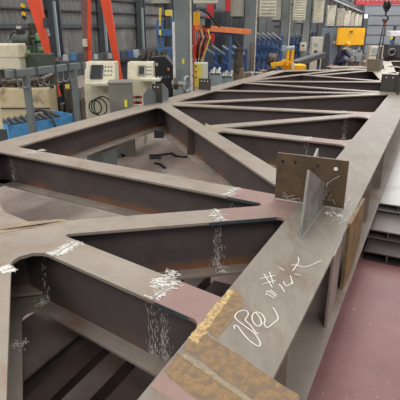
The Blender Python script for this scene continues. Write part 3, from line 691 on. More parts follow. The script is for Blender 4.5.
# yellow-black warning tag on the wall
# console
def console(name, label, u0, u1, vt, vb, Y, face, scr, keys, shelf, group=None):
    t = thing(name, label, 'console', ground(W((u0+u1)/2, vb, Y)), group)
    z1 = W(u0, vt, Y).z; x0, x1 = W(u0, vt, Y).x, W(u1, vt, Y).x; xf = W(face, vt, Y).x; dep = .55
    zs = W(u0, shelf[2], Y).z
    MB().box(((x0+x1)/2, Y+dep/2, zs/2), (x1-x0, dep, zs)).build('pedestal', M_beige, t, .02)
    pts = [Vector((x0, Y+.05, zs)), Vector((x0, Y+.2, z1)), Vector((x0, Y+dep, z1)), Vector((x0, Y+dep, zs))]
    MB().prism(pts, (x1-x0, 0, 0)).build('panel_housing', M_beige, t, .015)
    def onf(u, v):
        p = W(u, v, Y+.1); f = (p.z-zs)/(z1-zs); return Vector((p.x, Y+.05+.15*f-.006, p.z))
    a, b, c, d = onf(scr[0], scr[1]), onf(scr[2], scr[1]), onf(scr[2], scr[3]), onf(scr[0], scr[3])
    MB().prism([a, b, c, d], (0, .02, 0)).build('screen', M_screen, t)
    cx = (scr[0]+scr[2])/2; 
    fr = MB()
    for p, q in ((a, b), (b, c), (c, d), (d, a)): fr.bar(p, q, .03)
    fr.build('screen_bezel', M_dgrey if scr[4] else M_creamd, t)
    for i in range(3):
        for j in range(3):
            p = onf(keys[0] + (keys[2]-keys[0])*i/2, keys[1] + (keys[3]-keys[1])*j/2); MB().box(p, (.022, .016, .018)).build('button', M_dgrey, t)
    a = W(shelf[0], shelf[2], Y-.3); b = W(shelf[1], shelf[2], Y-.3)
    MB().box(((a.x+b.x)/2, Y-.12, zs+.0), (b.x-a.x, .4, .05)).build('desk_shelf', M_cream, t, .01)
    for i in range(5): MB().box(((a.x+b.x)/2 + .12 + .06*i, Y-.12, zs+.04), (.035, .035, .04)).build('knob', M_dgrey, t)
    return t
t = console('control_console', 'beige control console with large dark screen beside the grey rack', 82, 113, 63, 118, 8.3, 90, (91, 66, 102, 78, 1), (105, 67, 111, 75), (90, 127, 82.5))
for k in range(3):
    c = W(94+k*4, 108, 8.0); MB().torus((c.x, 8.1, c.z), .12+.03*k, .012, (.3, 1, 0)).build('cable_loop', M_rubber, t)
bx(t, 'side_latch', 81.5, 68, 83.5, 74, 8.25, .05, M_dgrey, .005)
console('control_console', 'pale beige control console with small square screen beside the black machine', 126, 152, 63, 106, 9.4, 138, (138, 66, 145, 75, 0), (147, 67, 151, 74), (139, 160, 78.5))
# grey sheet box
t = thing('sheet_metal_box', 'brushed grey sheet-metal box with yellow label before the beige consoles', 'box', ground(W(118, 112, 7.6)))
a, b = W(105, 84, 7.25), W(131, 84, 7.25)
MB().box(((a.x+b.x)/2, 7.5, a.z/2), (b.x-a.x-.04, .42, a.z), rz=.12).build('body', M_box, t, .012)
p = W(125.5, 104, 7.25); MB().box((p.x, 7.295, p.z), (.04, .03, .11), rz=.12).build('warning_label', M_labely, t)
MB().box(((a.x+b.x)/2, 7.5, a.z+.01), (b.x-a.x-.01, .45, .02), rz=.12).build('lid', M_box, t)
# spray cans beside the pentagon plate, on a stool
p = W(138, 103.5, 8.3)
t = thing('low_bench', 'low cream bench holding red and white cans behind the far chord', 'bench', ground(p))
MB().box((p.x, 8.3, p.z-.02), (.28, .3, .04)).build('top', M_cream, t, .006)
for sx_ in (-.11, .11):
    for sy_ in (-.12, .12): MB().bar((p.x+sx_, 8.3+sy_, 0), (p.x+sx_, 8.3+sy_, p.z-.04), .03).build('leg', M_cream, t)
for i, (u, c, l) in enumerate(((134.5, M_red, 'red and white spray can on the low bench, left of the three'), (137.5, M_black, 'black spray can on the low bench between the red ones'), (140.5, M_red, 'red and white spray can on the low bench beside the grey plate'))):
    q = W(u, 100, 8.2); t = thing('spray_can', l, 'can', (q.x, 8.25, p.z), 'cans on the low bench')
    MB().cyl((q.x, 8.25, p.z), (q.x, 8.25, p.z+.14), .027).build('body', c, t, smooth=False); MB().cyl((q.x, 8.25, p.z+.05), (q.x, 8.25, p.z+.1), .0275).build('label_band', M_cream, t); MB().cyl((q.x, 8.25, p.z+.14), (q.x, 8.25, p.z+.18), .018).build('cap', M_cream, t)
# black machine
t = thing('black_machine', 'black slab-sided machine with sloping top left of the first column', 'machine', ground(W(160, 100, 11.3)))
Yb = 11.2; P = [W(150, 112, Yb), W(150, 57, Yb), W(165, 56, Yb), W(177, 70, Yb), W(177, 112, Yb)]
P[0].z = P[4].z = 0
MB().prism(P, (0, .6, 0)).build('body', M_black, t, .02)
bx(t, 'signal_sticker', 167.5, 68, 169.5, 70.5, Yb-.01, .01, M_orangeb, 0); bx(t, 'white_lamp', 155.5, 63, 158, 66, Yb-.02, .03, M_cream, .004)
for i in range(5):
    p = W(143+i*5, 53+(i % 2)*2, 11.6); MB().cyl((p.x, 11.5, p.z-.15), (p.x+.05, 11.6, p.z+.06), .06).build('hydraulic_fitting', M_oil, t)
bx(t, 'rear_block', 138, 55, 151, 64, 11.6, .5, M_dgrey, .02)
p = W(144.5, 64, 11.6); MB().box((p.x, 11.85, p.z/2), (.28, .45, p.z)).build('rear_pedestal', M_dgrey, t)
# machine bed with clutter before the wall
t = thing('dark_bench', 'long dark cluttered bench standing before the corrugated wall', 'bench', ground(W(120, 90, 15.)))
a, b = W(55, 62, 14.5), W(150, 56, 17)
for q in (a, b): q.z = .95
MB().bar(a, b, .6, .1).build('top', M_dgrey, t)
for f in (.05, .35, .65, .95):
    q = a.lerp(b, f); MB().bar((q.x, q.y, 0), (q.x, q.y, .9), .5, .1).build('leg', M_dgrey, t)
ms = [M_oil, M_metal, M_steelb, M_dgrey, M_navy, M_pale]
for i in range(13):
    q = a.lerp(b, .03+.073*i); s_ = random.uniform(.12, .3)
    tag(MB().box((q.x, q.y, 1.0+s_*.4), (s_*.8, .3, s_*.8), rz=.2, taper=.8).build('machine_fixture', ms[i % 6], None, .01), 'small %s fixture on the long dark bench, %s from the left' % (('oily', 'bare metal', 'blue', 'dark grey', 'navy', 'pale grey')[i % 6], ORD[i]), 'fixture', 'fixtures on the dark bench')
# dark clutter between rack legs
for i in range(16):
    u = 50 + (i % 8)*4.4; Y = 9.5 if i < 8 else 10.3; v = (98 if i < 8 else 86) + (i*7 % 11) - 5
    z = max(.05, W(u, v, Y).z); x = W(u, v, Y).x
    tag(MB().box((x, Y, z/2), (.068, .3, z)).build('steel_stock', [M_metal, M_oil, M_black][i % 3], None, .01), '%s upright steel stock behind the hook rack, %s row, %s from left' % (('bare metal', 'oily', 'black')[i % 3], 'front' if i < 8 else 'rear', ORD[i % 8]), 'stock', 'steel stock behind the hook rack')
tag(MB().box(W(67.5, 86.5, 9.0), (.07, .07, .07)).build('yellow_box', M_yelloww), 'small yellow box among the steel stock behind the rack', 'box')
COLL = COL.objects[-1]; COLL.location = (0, 0, 0)
p = W(67.5, 86.5, 9.); MB().box((p.x, 9.0, p.z/2-.02), (.12, .12, p.z-.04)).build('post', M_oil, COLL)
# hanging warning tag
p = W(26.5, 12, wp(17.6, 0).y); t = thing('warning_tag', 'yellow and black warning tag hanging by the corrugated wall', 'tag', p)
for k, m in enumerate((M_yellow, M_black, M_yellow, M_black)): MB().box(p + Vector((0, -.3, .2-.13*k)), (.14, .02, .12), R=Matrix.Rotation(.4, 3, 'Y')).build('stripe', m, t)

# ------------------------------------------------------------------ middle ground behind the far chord
# blue press
t = thing('blue_press', 'blue press frame with yellow label behind the black machine', 'press', ground(W(164, 70, 16)))
for u0, u1 in ((156.5, 159.5), (161, 163.5), (170.5, 173)):
    a, b = W(u0, 26, 16), W(u1, 26, 16); MB().box(((a.x+b.x)/2, 16.1, a.z/2+.1), (b.x-a.x, .25, a.z+.2)).build('upright', M_steelb, t, .01)
for v0, v1 in ((29, 36), (48, 55)): bx(t, 'crosshead', 156, v0, 173.5, v1, 15.9, .35, M_steelb, .01)
bx(t, 'yellow_label', 159, 30, 161.2, 35, 15.88, .02, M_labely, 0)
bx(t, 'cylinder_head', 165, 10, 172, 16, 16, .2, M_yelloww, .01); MB().cyl(W(168, 17, 16.1), W(168, 29, 16.1), .13).build('cylinder', M_dgrey, t)
MB().tube([W(160.2, 8, 16), W(160, 26, 16)], .04).build('pipe', M_yelloww, t)
# light upright tube
a = W(173.4, 22, 10.2); t = thing('guard_tube', 'slim white upright tube standing at the left of the first column', 'tube', (a.x, 10.2, 0))
MB().box((a.x, 10.2, a.z/2), (.05, .05, a.z)).build('tube', mat('white_strip2', sr(206, 206, 200), .5), t); MB().box((a.x, 10.2, .01), (.16, .16, .02)).build('foot_plate', M_dgrey, t)
# handwheel unit
p = W(182, 87, 9.7); t = thing('handwheel_drive', 'silver handwheel drive unit before the first column', 'drive', ground(p))
MB().cyl(W(172, 84, 9.7), W(187, 84, 9.7), .07).build('shaft', M_metal, t); MB().cyl(W(184, 84.5, 9.6), W(186, 84.5, 9.6), .17, 24).build('wheel', M_metal, t)
MB().torus(W(187, 84, 9.55), .15, .02, (1, -.4, 0)).build('rim', M_pale, t); MB().cyl(W(174, 83.6, 9.7), W(178, 83.6, 9.7), .12).build('flange', M_oil, t)
MB().box((W(178, 90, 9.7).x, 9.75, W(178, 86, 9.7).z/2), (.2, .2, W(178, 86, 9.7).z)).build('stand', M_pale, t, .01)
# orange bracket frame
t = thing('orange_frame', 'orange crossbar frame reaching from the first to the second column', 'frame', ground(W(194, 90, 11.6)))
a = W(194, 27.5, 11.6); b = W(250, 32, 12.6)
MB().bar(a, b, .1, .13).build('crossbar', M_orangeb, t, .008); MB().bar((a.x, a.y, 0), (a.x, a.y, a.z+.06), .06).build('upright', M_orange, t, .006)
e = ground(W(230.3, 40, 12.3)); MB().bar((e.x, 12.3, 0), (e.x, 12.3, W(230, 31, 12.3).z), .075).build('upright', M_steelb, t, .006)
MB().bar(W(206, 32.5, 11.9), W(236, 33.5, 12.4), .1, .1).build('lower_bar', M_navy, t)
MB().bar(W(232, 36, 12.35), W(239, 46, 12.5), .07).build('brace', M_dgrey, t)
MB().cyl(W(196.4, 27, 11.7), W(196.4, 12, 11.7), .075).build('yellow_cylinder', M_yellow, t)
for i in range(6):
    m = [M_red, M_rubber, M_orangeb, M_rubber, M_red, M_yelloww][i]
    u = 197 + i*2.2; MB().tube([W(u, 30, 11.5), W(u+2, 38, 11.4), W(u-1, 46, 11.4), W(196+i*1.2, 58 + (i % 2)*4, 11.5)], .022, 6).build('hose', m, t)
MB().prism([W(210, 34, 11.5), W(214, 33, 11.5), W(215, 38, 11.5), W(212.5, 45.5, 11.5), W(210.5, 40, 11.5)], (0, .05, 0)).build('red_guard', M_red, t)
MB().tube([W(200, 9, 11.5), W(208, 13, 11.5), W(214, 20, 11.5), W(220, 27, 11.5)], .03, 6).build('cable', M_rubber, t)
bx(t, 'valve_block', 205, 18, 211, 28, 11.6, .15, M_black, .01)
# red lockers far behind
for i, (u0, v0, u1, v1, l) in enumerate(((207, 3, 213.5, 20, 'tall red cabinet behind the orange frame near the first column'), (226, -4, 231.5, 11, 'tall red cabinet with dark base between the first and second columns'))):
    Y = 19; t = thing('red_cabinet', l, 'cabinet', ground(W((u0+u1)/2, 60, Y)), 'red cabinets behind the columns')
    bx(t, 'door', u0, v0, u1, v1, Y, .5, M_red, .01); a, b = W(u0, v1, Y), W(u1, v1, Y); MB().box(((a.x+b.x)/2, Y+.25, a.z/2), (b.x-a.x, .5, a.z)).build('base', M_dgrey, t, .01)
    bx(t, 'door_seam', u0, (v0+v1)/2, u1, (v0+v1)/2+.4, Y-.01, .02, M_crimson, 0)
# control cabinet yellow/cream
t = thing('switch_cabinet', 'cream switch cabinet with yellow door at the foot of the first column', 'cabinet', ground(W(201, 90, 10.6)))
a, b = W(194, 63, 10.6), W(208, 63, 10.6); MB().box(((a.x+b.x)/2, 10.75, a.z/2), (b.x-a.x, .3, a.z)).build('body', M_cream, t, .012)
c = W(202, 63, 10.6); MB().box(((a.x+c.x)/2, 10.59, a.z*.78), (c.x-a.x-.02, .02, a.z*.4)).build('door', M_yelloww, t); 
for i in range(3): MB().box((a.x+.04, 10.57, a.z*.95-.12*i), (.03, .02, .03)).build('switch', M_black, t)
# blue racks between the columns
def rack(label, u0, u1, vt, Y, n, arms):
    t = thing('storage_rack', label, 'rack', ground(W((u0+u1)/2, 60, Y)), 'blue storage racks behind the columns')
    x0, x1 = W(u0, vt, Y).x, W(u1, vt, Y).x; zt = W(u0, vt, Y).z
    for i in range(n+1):
        x = x0 + (x1-x0)*i/n; MB().bar((x, Y, 0), (x, Y, zt), .09).build('upright', M_navy, t); MB().bar((x, Y+1.2, 0), (x, Y+1.2, zt), .09).build('upright', M_navy, t)
        for k in range(arms):
            z = zt*(k+.6)/arms; MB().bar((x, Y, z), (x-.42, Y-.25, z+.28), .05).build('slanted_arm', M_pale if k == arms-1 else M_steelb, t)
    for k in range(arms): MB().bar((x0, Y, zt*(k+.7)/arms), (x1, Y, zt*(k+.7)/arms), .07).build('rail', M_navy if k % 2 else M_steelb, t)
    for i in range(n):
        xa, xb = x0+(x1-x0)*i/n, x0+(x1-x0)*(i+1)/n; MB().bar((xa, Y+.1, .1), (xb, Y+.1, zt*.95), .05).build('brace', M_steelb, t)
rack('deep blue slanted-arm rack between the first and second columns', 206, 246, 49, 15, 4, 3)
rack('deep blue braced rack between the second and third columns', 257, 282, 36, 19.5, 5, 4)
rack('deep blue rack between the third and fourth columns', 288, 304, 36, 25.9, 4, 4)
rack('deep blue rack standing beyond the fourth column', 309, 320, 32, 31, 3, 4)
# grey wall cabinets seen between columns
for (u0, v0, u1, v1, Y, l) in ((259, 17, 275, 48, 25, 'grey double cabinet standing behind the blue rack after the second column'), (288, 14, 302, 40, 30, 'grey tall cabinet standing behind the blue rack after the third column'), (214, 10, 226, 60, 20, 'dark grey tall cabinet behind the orange frame'), (233, 8, 246, 60, 21, 'dark grey tall cabinet left of the second column')):
    t = thing('tall_cabinet', l, 'cabinet', ground(W(u0, v1, Y)), 'grey cabinets behind the racks'); a, b = W(u0, v0, Y), W(u1, v0, Y)
    MB().box(((a.x+b.x)/2, Y+.3, a.z/2), (b.x-a.x, .6, a.z)).build('body', M_rail, t, .02)
    for i in range(2): MB().box((a.x + (b.x-a.x)*(.25+.5*i), Y-.01, a.z/2), ((b.x-a.x)*.46, .03, a.z*.94)).build('door', M_grey if Y > 22 else M_dgrey, t, .008)
# pale blue grey boxes
for (u0, v0, u1, v1, Y, m, l) in ((209, 73, 222, 86, 11.2, M_pale, 'pale blue-grey pump housing behind the far chord beside the switch cabinet'), (221, 76, 233, 86, 11.6, M_pale, 'pale blue-grey gearbox housing right of the pump housing')):
    t = thing('pump_housing', l, 'pump', ground(W(u0, v1, Y))); a, b = W(u0, v0, Y), W(u1, v0, Y)
    MB().box(((a.x+b.x)/2, Y+.15, a.z/2), (b.x-a.x, .3, a.z)).build('body', m, t, .03)
    for i in range(4): MB().cyl(W(u0+2+i*2.6, v0+1, Y-.02), W(u0+3+i*2.6, v0-3-(i % 2)*2, Y+.1), .035).build('pipe_fitting', M_metal, t)
t = thing('upright_motor', 'grey-brown upright motor standing left of the second column', 'motor', ground(W(238, 90, 12.3)))
a = W(239, 48, 12.9); MB().cyl((a.x, 12.9, a.z-.5), (a.x, 12.9, a.z), .12).build('motor_body', M_oil, t); MB().cyl((a.x, 12.9, 0), (a.x, 12.9, a.z-.5), .15).build('base_column', M_wood, t)
MB().cyl((a.x-.14, 12.85, a.z-.85), (a.x-.14, 12.85, a.z-.3), .06).build('side_cylinder', M_metal, t); MB().box((a.x-.05, 12.72, a.z-.45), (.12, .1, .3)).build('terminal_box', M_oil, t)
# clutter pieces along behind far chord
for i in range(12):
    u = 233 + i*4.4; v = 74 - i*.35 + random.uniform(-2, 2); Y = 13.2 + i*.35 + (1.2 if i > 6 else 0); a = W(u, v, Y)
    m = [M_pale, M_oil, M_metal, M_wood][i % 4]
    tag(MB().box((a.x, Y+.15, a.z/2), (random.uniform(.12, .3), .3, a.z), rz=random.uniform(-.4, .4)).build('small_machine', m, None, .02), '%s machine base behind the far chord, %s along from the second column side' % (('pale grey', 'oily', 'bare metal', 'brown')[i % 4], ORD[i]), 'machine', 'machine bases behind the far chord')
t = thing('timber_prop', 'brown upright plank leaning against the second column', 'plank', ground(W(252, 80, 14.9))); MB().box((W(252, 60, 15.3).x, 15.34, .75), (.09, .05, 1.5)).build('plank', M_wood, t)
# yellow positioner
t = thing('yellow_positioner', 'bright yellow clamping machine with upright arms behind the far chord', 'machine', ground(W(290, 75, 15.5)))
a, b = W(292.5, 65, 15.5), W(306, 72, 15.5); z = a.z
MB().box(((a.x+b.x)/2, 15.8, z/2), (b.x-a.x, .6, z)).build('body', M_yellow, t, .03)
MB().prism([W(281, 68, 15.6), W(292.5, 72, 15.6), W(292.5, 62, 15.6), W(284, 60, 15.6)], (0, .4, 0)).build('shoulder', M_yellow, t, .02)
for (u, v0, v1) in ((287.7, 48.5, 66), (292.2, 49, 66)): MB().bar(W(u-.8, v1, 15.5), W(u+.6, v0, 15.5), .09, .14).build('arm', M_yellow, t, .01)
MB().cyl(W(286, 49, 15.5), W(294.5, 48, 15.5), .08).build('cross_shaft', M_pale, t); MB().box(W(284, 48.4, 15.5), (.14, .2, .16)).build('shaft_head', M_pale, t)
MB().bar(W(271, 65, 15.5), W(284, 63, 15.5), .12).build('boom', M_yellow, t, .01); MB().bar(W(273, 68, 15.5), W(276, 62, 15.5), .1).build('claw', M_yellow, t, .01)
c = W(286.5, 66.5, 15.3); MB().cyl((c.x+.2, 15.3, c.z-.25), (c.x+.2, 15.3, c.z+.12), .05).build('white_roller', M_cream, t)
p = W(286, 70, 15.7); MB().box((p.x, 15.8, .3), (.4, .5, .6)).build('pedestal', M_yellow, t, .02)
MB().cyl(W(268, 59, 15.9), W(276, 60, 15.9), .2).build('drum', M_oil, t)
p = W(272, 62, 15.9); MB().box((p.x, 15.95, p.z/2-.1), (.25, .25, p.z-.2)).build('drum_stand', M_oil, t)
# raised beam leaning
t = thing('sloping_conveyor', 'grey sloping conveyor beam behind the yellow machine', 'conveyor', ground(W(296, 70, 18)))
MB().bar(W(294, 64, 17.5), W(322, 54.5, 20), .3, .2).build('bed', M_rail, t); MB().bar(W(294, 62.8, 17.4), W(322, 53.2, 19.9), .34, .04).build('belt', M_oil, t)
for (u, v, Y) in ((297, 64, 17.8), (308, 59.5, 18.7), (319, 56, 19.7)): p = W(u, v, Y); MB().bar((p.x, Y, 0), (p.x, Y, p.z), .1).build('leg', M_dgrey, t)
# white control cabinet
t = thing('control_cabinet', 'white upright control cabinet with dark display beyond the conveyor', 'cabinet', ground(W(318, 60, 22)))
a, b = W(312.5, 37, 22), W(323.5, 37, 22); MB().box(((a.x+b.x)/2, 22.2, a.z/2), (b.x-a.x, .4, a.z)).build('body', M_cream, t, .015)
bx(t, 'display', 314.5, 50.5, 317, 54, 21.97, .04, M_black, 0); bx(t, 'gauge', 314.5, 43, 317.5, 46, 21.97, .04, M_pale, 0)
t = thing('junction_box', 'small white junction box fixed on the fourth column', 'box', W(303.5, 51, 24.6))
bx(t, 'body', 301, 42.5, 306, 51, 24.8, .3, M_cream, .01); bx(t, 'display', 302, 45, 304.5, 46.5, 24.78, .03, M_black, 0); bx(t, 'cover_seam', 301.2, 49, 305.8, 49.4, 24.79, .02, M_dgrey, 0)
# dark wedge plates
t = thing('steel_wedge', 'dark grey tall wedge-shaped steel plate beside the grey booth', 'plate', ground(W(326, 62, 21)))
Y = 21.; P = [W(321.5, 60, Y), W(326, 34, Y), W(329, 32, Y), W(330.5, 36, Y), W(330, 60, Y)]; P[0].z = P[4].z = 0
MB().prism(P, (0, .12, 0)).build('plate', M_dgrey, t, .01); MB().box(((P[0].x+P[4].x)/2, 21.06, .02), (.7, .5, .04)).build('base', M_dgrey, t)
# ------------------------------------------------------------------ grey booth with yellow door
t = thing('machine_booth', 'blue-grey machine booth with a wide yellow sliding door', 'booth', ground(W(348, 60, 26.5)))
def pan(u0, u1, vt, Y, m, nm, dep=.1, z0=0):
    a, b = W(u0, vt, Y), W(u1, vt, Y); return MB().box(((a.x+b.x)/2, Y+dep/2, (a.z+z0)/2), (b.x-a.x, dep, a.z-z0)).build(nm, m, t, .01)
pan(322, 339, 28, 26.8, mat('booth_blue_grey', sr(104, 116, 124), .5, 0, .06, 2), 'side_panel'); pan(364.5, 369, 14, 29.0, M_rail, 'post', .3)
pan(337.8, 365.5, 28, 26.5, M_yellow, 'sliding_door', .08, W(340, 45, 26.5).z); pan(337.8, 340, 28, 26.45, mat('door_frame_yellow', sr(220, 160, 20), .5), 'door_edge', .05, W(340, 45, 26.5).z)
pan(361.5, 364.5, 44, 26.8, M_dgrey, 'side_post'); pan(338, 341, 44, 26.9, M_dgrey, 'side_post')
bx(t, 'nameplate', 350, 31, 353, 32.2, 26.44, .05, M_dgrey, 0); bx(t, 'white_switch', 333.6, 41, 335.4, 44, 26.74, .05, M_glow if False else M_cream, 0)
a, b = W(340, 47, 28.3), W(364, 47, 28.3); MB().box(((a.x+b.x)/2, 28.4, .9), (b.x-a.x, .1, 1.8)).build('back_panel', M_rail, t)
# machinery under the yellow door
for i in range(9):
    u = 347 + i*2.; v = 47 + (i*37 % 9); Y = 25.2 + (i % 3)*.35; a = W(u, v, Y); a.z = max(a.z, .2)
    tag(MB().box((a.x, Y, a.z/2), (.14 + .04*(i % 3), .25, a.z), rz=.2*i, taper=.8).build('jig_stand', [M_pale, M_metal, M_wood][i % 3], None, .02), '%s jig stand under the yellow door, %s from the left' % (('pale grey', 'bare metal', 'brown')[i % 3], ORD[i]), 'stand', 'jig stands under the yellow door')
t = thing('welding_jig', 'pale slanting jig frame beside the worker under the yellow door', 'frame', ground(W(355, 60, 25)))
for (a, b) in (((350, 49, 352, 62)), ) if False else (((350, 52), (361, 50)), ((352, 62), (360, 47)), ((357, 62), (362, 51)), ((349, 58), (359, 56))): MB().bar(W(*a, 24.6), W(*b, 24.6), .07).build('strut', M_pale, t)
p = W(354, 61, 24.6); MB().box((p.x, 24.6, p.z/2), (.5, .3, p.z)).build('base', M_oil, t, .02)
t = thing('plate_stack', 'low stack of grey steel plates on the floor in front of the worker', 'plates', ground(W(345, 66, 20)))
a, b = W(331, 64, 19.5), W(369, 64, 19.5)
for k in range(4): MB().box(((a.x+b.x)/2 + .05*(k % 2), 20., .06 + k*.1), (b.x-a.x, .9, .085)).build('plate', M_low if k % 2 else M_oil, t)
# white console at the right
t = thing('operator_console', 'white operator console with grey window before the back wall', 'console', ground(W(377, 60, 25)))
a, b = W(370, 46, 25), W(384.2, 46, 25); MB().prism([Vector((a.x-.03, 25, 0)), Vector((b.x, 25, 0)), Vector((b.x, 25, b.z)), Vector((a.x+.05, 25, a.z))], (0, .4, 0)).build('body', M_cream, t, .015)
bx(t, 'window', 372.5, 48, 377, 52.5, 24.97, .04, M_pale, 0); bx(t, 'panel_seam', 370, 55, 379.5, 55.4, 24.98, .03, M_rail, 0); bx(t, 'side_door', 380, 46.3, 380.5, 60, 24.98, .03, M_rail, 0)
bx(t, 'white_sticker', 363.5, 60, 366, 62, 24.9, .05, M_cream, 0)
# dark machine right edge
t = thing('drilling_machine', 'dark machine with white head box at the right edge', 'machine', ground(W(395, 60, 21)))
bx(t, 'head_box', 391, 31, 403, 36.5, 21, .5, mat('bright_white', sr(226, 228, 232), .4), .02); bx(t, 'yellow_lamp', 390.5, 37, 392.8, 39, 21, .08, M_labely, 0); bx(t, 'blue_plate', 390.5, 40.5, 394, 43.5, 21, .08, M_steelb, 0)
bx(t, 'body', 389, 44.5, 410, 58, 21, .6, M_dgrey, .03); bx(t, 'chuck', 391, 50, 397, 56, 20.8, .25, M_black, .03)
MB().torus(W(392, 52, 20.75), .14, .025, (0, 1, .2)).build('hand_ring', M_metal, t)
a, b = W(389, 58, 21), W(410, 58, 21); MB().box(((a.x+b.x)/2, 21.3, a.z/2), (b.x-a.x, .6, a.z)).build('base', M_black, t)
a = W(398, 26, 21.2); MB().bar((a.x, 21.5, 0), (a.x, 21.5, a.z), .1).build('column_post', M_dgrey, t)
# crane girder at the upper right
a, b = W(355, 1.2, 27.5), W(403, -1.5, 27.5); a.z = W(378, .6, 27.5).z; b.z = a.z + .12
t = thing('overhead_crane', 'faded red overhead crane girder with white marks at the upper right', 'crane', a)
a0 = a + Vector((0, .0, .0)); b0 = b + Vector((6, 0, 0))
MB().bar(a0, b0, .4, .36).build('girder', M_crimson, t, .01); MB().bar(a0 + Vector((0, -.22, -.2)), b0 + Vector((0, -.22, -.2)), .06, .06).build('lower_rail', mat('girder_red', sr(176, 40, 46), .5), t)
for i in range(14):
    q = a0 + Vector((.15 + i*.24, -.21, .05)); MB().box(q, (.08, .015, .12 if i % 3 else .09)).build('white_mark', M_cream, t)
# wall lamp
t = thing('wall_lamp', 'small bright white lamp fixed at the corner of the back wall', 'lamp', W(366.3, 18, 28.9)); bx(t, 'lens', 365.4, 14.5, 367.2, 17.8, 28.8, .1, M_glow, .01); bx(t, 'bracket', 364.6, 15, 365.6, 17, 28.85, .1, M_dgrey, 0)
# chain hoist
Yh = 14.1
t = thing('chain_hoist', 'dark hook block with two hanging chain strands at the upper right', 'hoist', W(386.5, 12, Yh))
hk = W(386.6, 9, Yh)
for dx in (-.05, .05): MB().cyl(hk + Vector((dx-.02, 0, .1)), hk + Vector((dx+.02, 0, .1)), .115, 18).build('sheave', M_black, t)
MB().box(hk + Vector((0, 0, .02)), (.1, .1, .16)).build('block', M_black, t, .01)
for dx in (-.06, .06): MB().cyl(hk + Vector((dx, 0, .12)), hk + Vector((dx, 0, 2.6)), .008, 6).build('wire_rope', M_dgrey, t)
pts = [hk + Vector((0, 0, -.06)), hk + Vector((0, 0, -.16))] + [hk + Vector((.08*math.sin(x)-.0, 0, -.24 + .08*math.cos(x))) for x in (.6, 1.2, 1.9, 2.6, 3.2, 3.9, 4.4)]
MB().tube(pts, [.03, .03, .03, .034, .036, .036, .034, .028, .02], 8).build('hook', M_oil, t, smooth=True)
hb = hk + Vector((0, 0, -.34)); MB().torus(hb + Vector((0, 0, .03)), .05, .013, (0, 1, 0)).build('master_ring', mat('rusty_red_ring', sr(128, 70, 50), .6), t); MB().cyl(hb + Vector((0, 0, -.02)), hb + Vector((0, 0, -.14)), .04).build('swivel', MATS['rusty_red_ring'], t)
be = W(380.8, 60, Yh)
for e, dxx in ((Vector((hb.x-.11, Yh-.02, 1.1)), -.03), (Vector((hb.x+.05, Yh+.1, 1.1)), .03)):
    s0 = hb + Vector((dxx, 0, -.14)); m = MB(); nlk = 30
    for i in range(nlk):
        p = s0.lerp(e, (i+.5)/nlk); r_ = .024; L2 = .026; ax = Vector((1, 0, 0)) if i % 2 else Vector((0, 1, 0))
        m.tube([p + ax*r_*.6*math.cos(x) + Vector((0, 0, L2*math.sin(x))) for x in [k*PI/4 for k in range(8)]], .008, 5, closed=True)
    m.build('chain', M_dgrey, t)
MB().torus(hb + Vector((-.06, -.02, 1.08-hb.z)), .06, .014, (0, 1, 0)).build('sling_shackle', M_dgrey, t)

# ------------------------------------------------------------------ the worker
Yw = 22.5
wk = W(340.8, 64, Yw); ox, oy = wk.x, Yw
def skin(name, verts, edges, radii, m, parent=None, sub=2, root=0):
    me = bpy.data.meshes.new(name); me.from_pydata([Vector(v) for v in verts], edges, []); me.materials.append(m)
    o = bpy.data.objects.new(name, me); COL.objects.link(o)
    if parent is not None: o.parent = parent; o.matrix_parent_inverse = root_world(parent).inverted()
    md = o.modifiers.new('skin', 'SKIN'); md.use_smooth_shade = True
    for i, r in enumerate(radii): me.skin_vertices[0].data[i].radius = (r, r)
    me.skin_vertices[0].data[root].use_root = True
    s = o.modifiers.new('sub', 'SUBSURF'); s.levels = sub; s.render_levels = sub
    return o
# crouching, leaning to the right, back rounded, hands reaching forward and down
def wv(x, y, z): return (ox + x, oy + y, z)
pelvis = wv(-.2, 0, .50); J = [pelvis, wv(-.12, 0, .68), wv(.0, 0, .86), wv(.1, 0, .98), wv(.16, 0, 1.04), wv(.22, 0, 1.13), wv(.26, -.0, 1.2)]
RD_ = [.13, .125, .14, .11, .05, .085, .07]
Ed = [(0, 1), (1, 2), (2, 3), (3, 4), (4, 5), (5, 6)]
limbs = [(3, [(.09, -.19, .94, .065), (.2, -.24, .74, .05), (.38, -.16, .64, .036), (.45, -.14, .62, .028)]),
         (3, [(.09, .19, .94, .065), (.22, .24, .76, .05), (.4, .14, .68, .036), (.47, .12, .66, .028)]),
         (0, [(-.16, -.1, .45, .1), (.2, -.17, .5, .075), (.08, -.15, .26, .058), (-.02, -.14, .08, .042), (.1, -.15, .045, .04)]),
         (0, [(-.16, .1, .44, .1), (.16, .17, .32, .075), (-.06, .16, .2, .055), (-.2, .15, .08, .042), (-.1, .15, .045, .04)])]
allv, alle, allr = list(J), list(Ed), list(RD_); idx = []
for r0, ch in limbs:
    pr = r0; ids = []
    for (x, y, z, r) in ch: allv.append(wv(x, y, z)); allr.append(r); alle.append((pr, len(allv)-1)); pr = len(allv)-1; ids.append(pr)
    idx.append(ids)
pw = thing('person', 'person in navy workwear and yellow helmet crouching over work beneath the yellow door', 'person', (ox, oy, 0))
br = [r*.72 for r in allr]; br[4:7] = RD_[4:7]
for ch in idx[:2]: br[ch[-1]] = .028
body = skin('body', allv, alle, br, M_skin, pw)
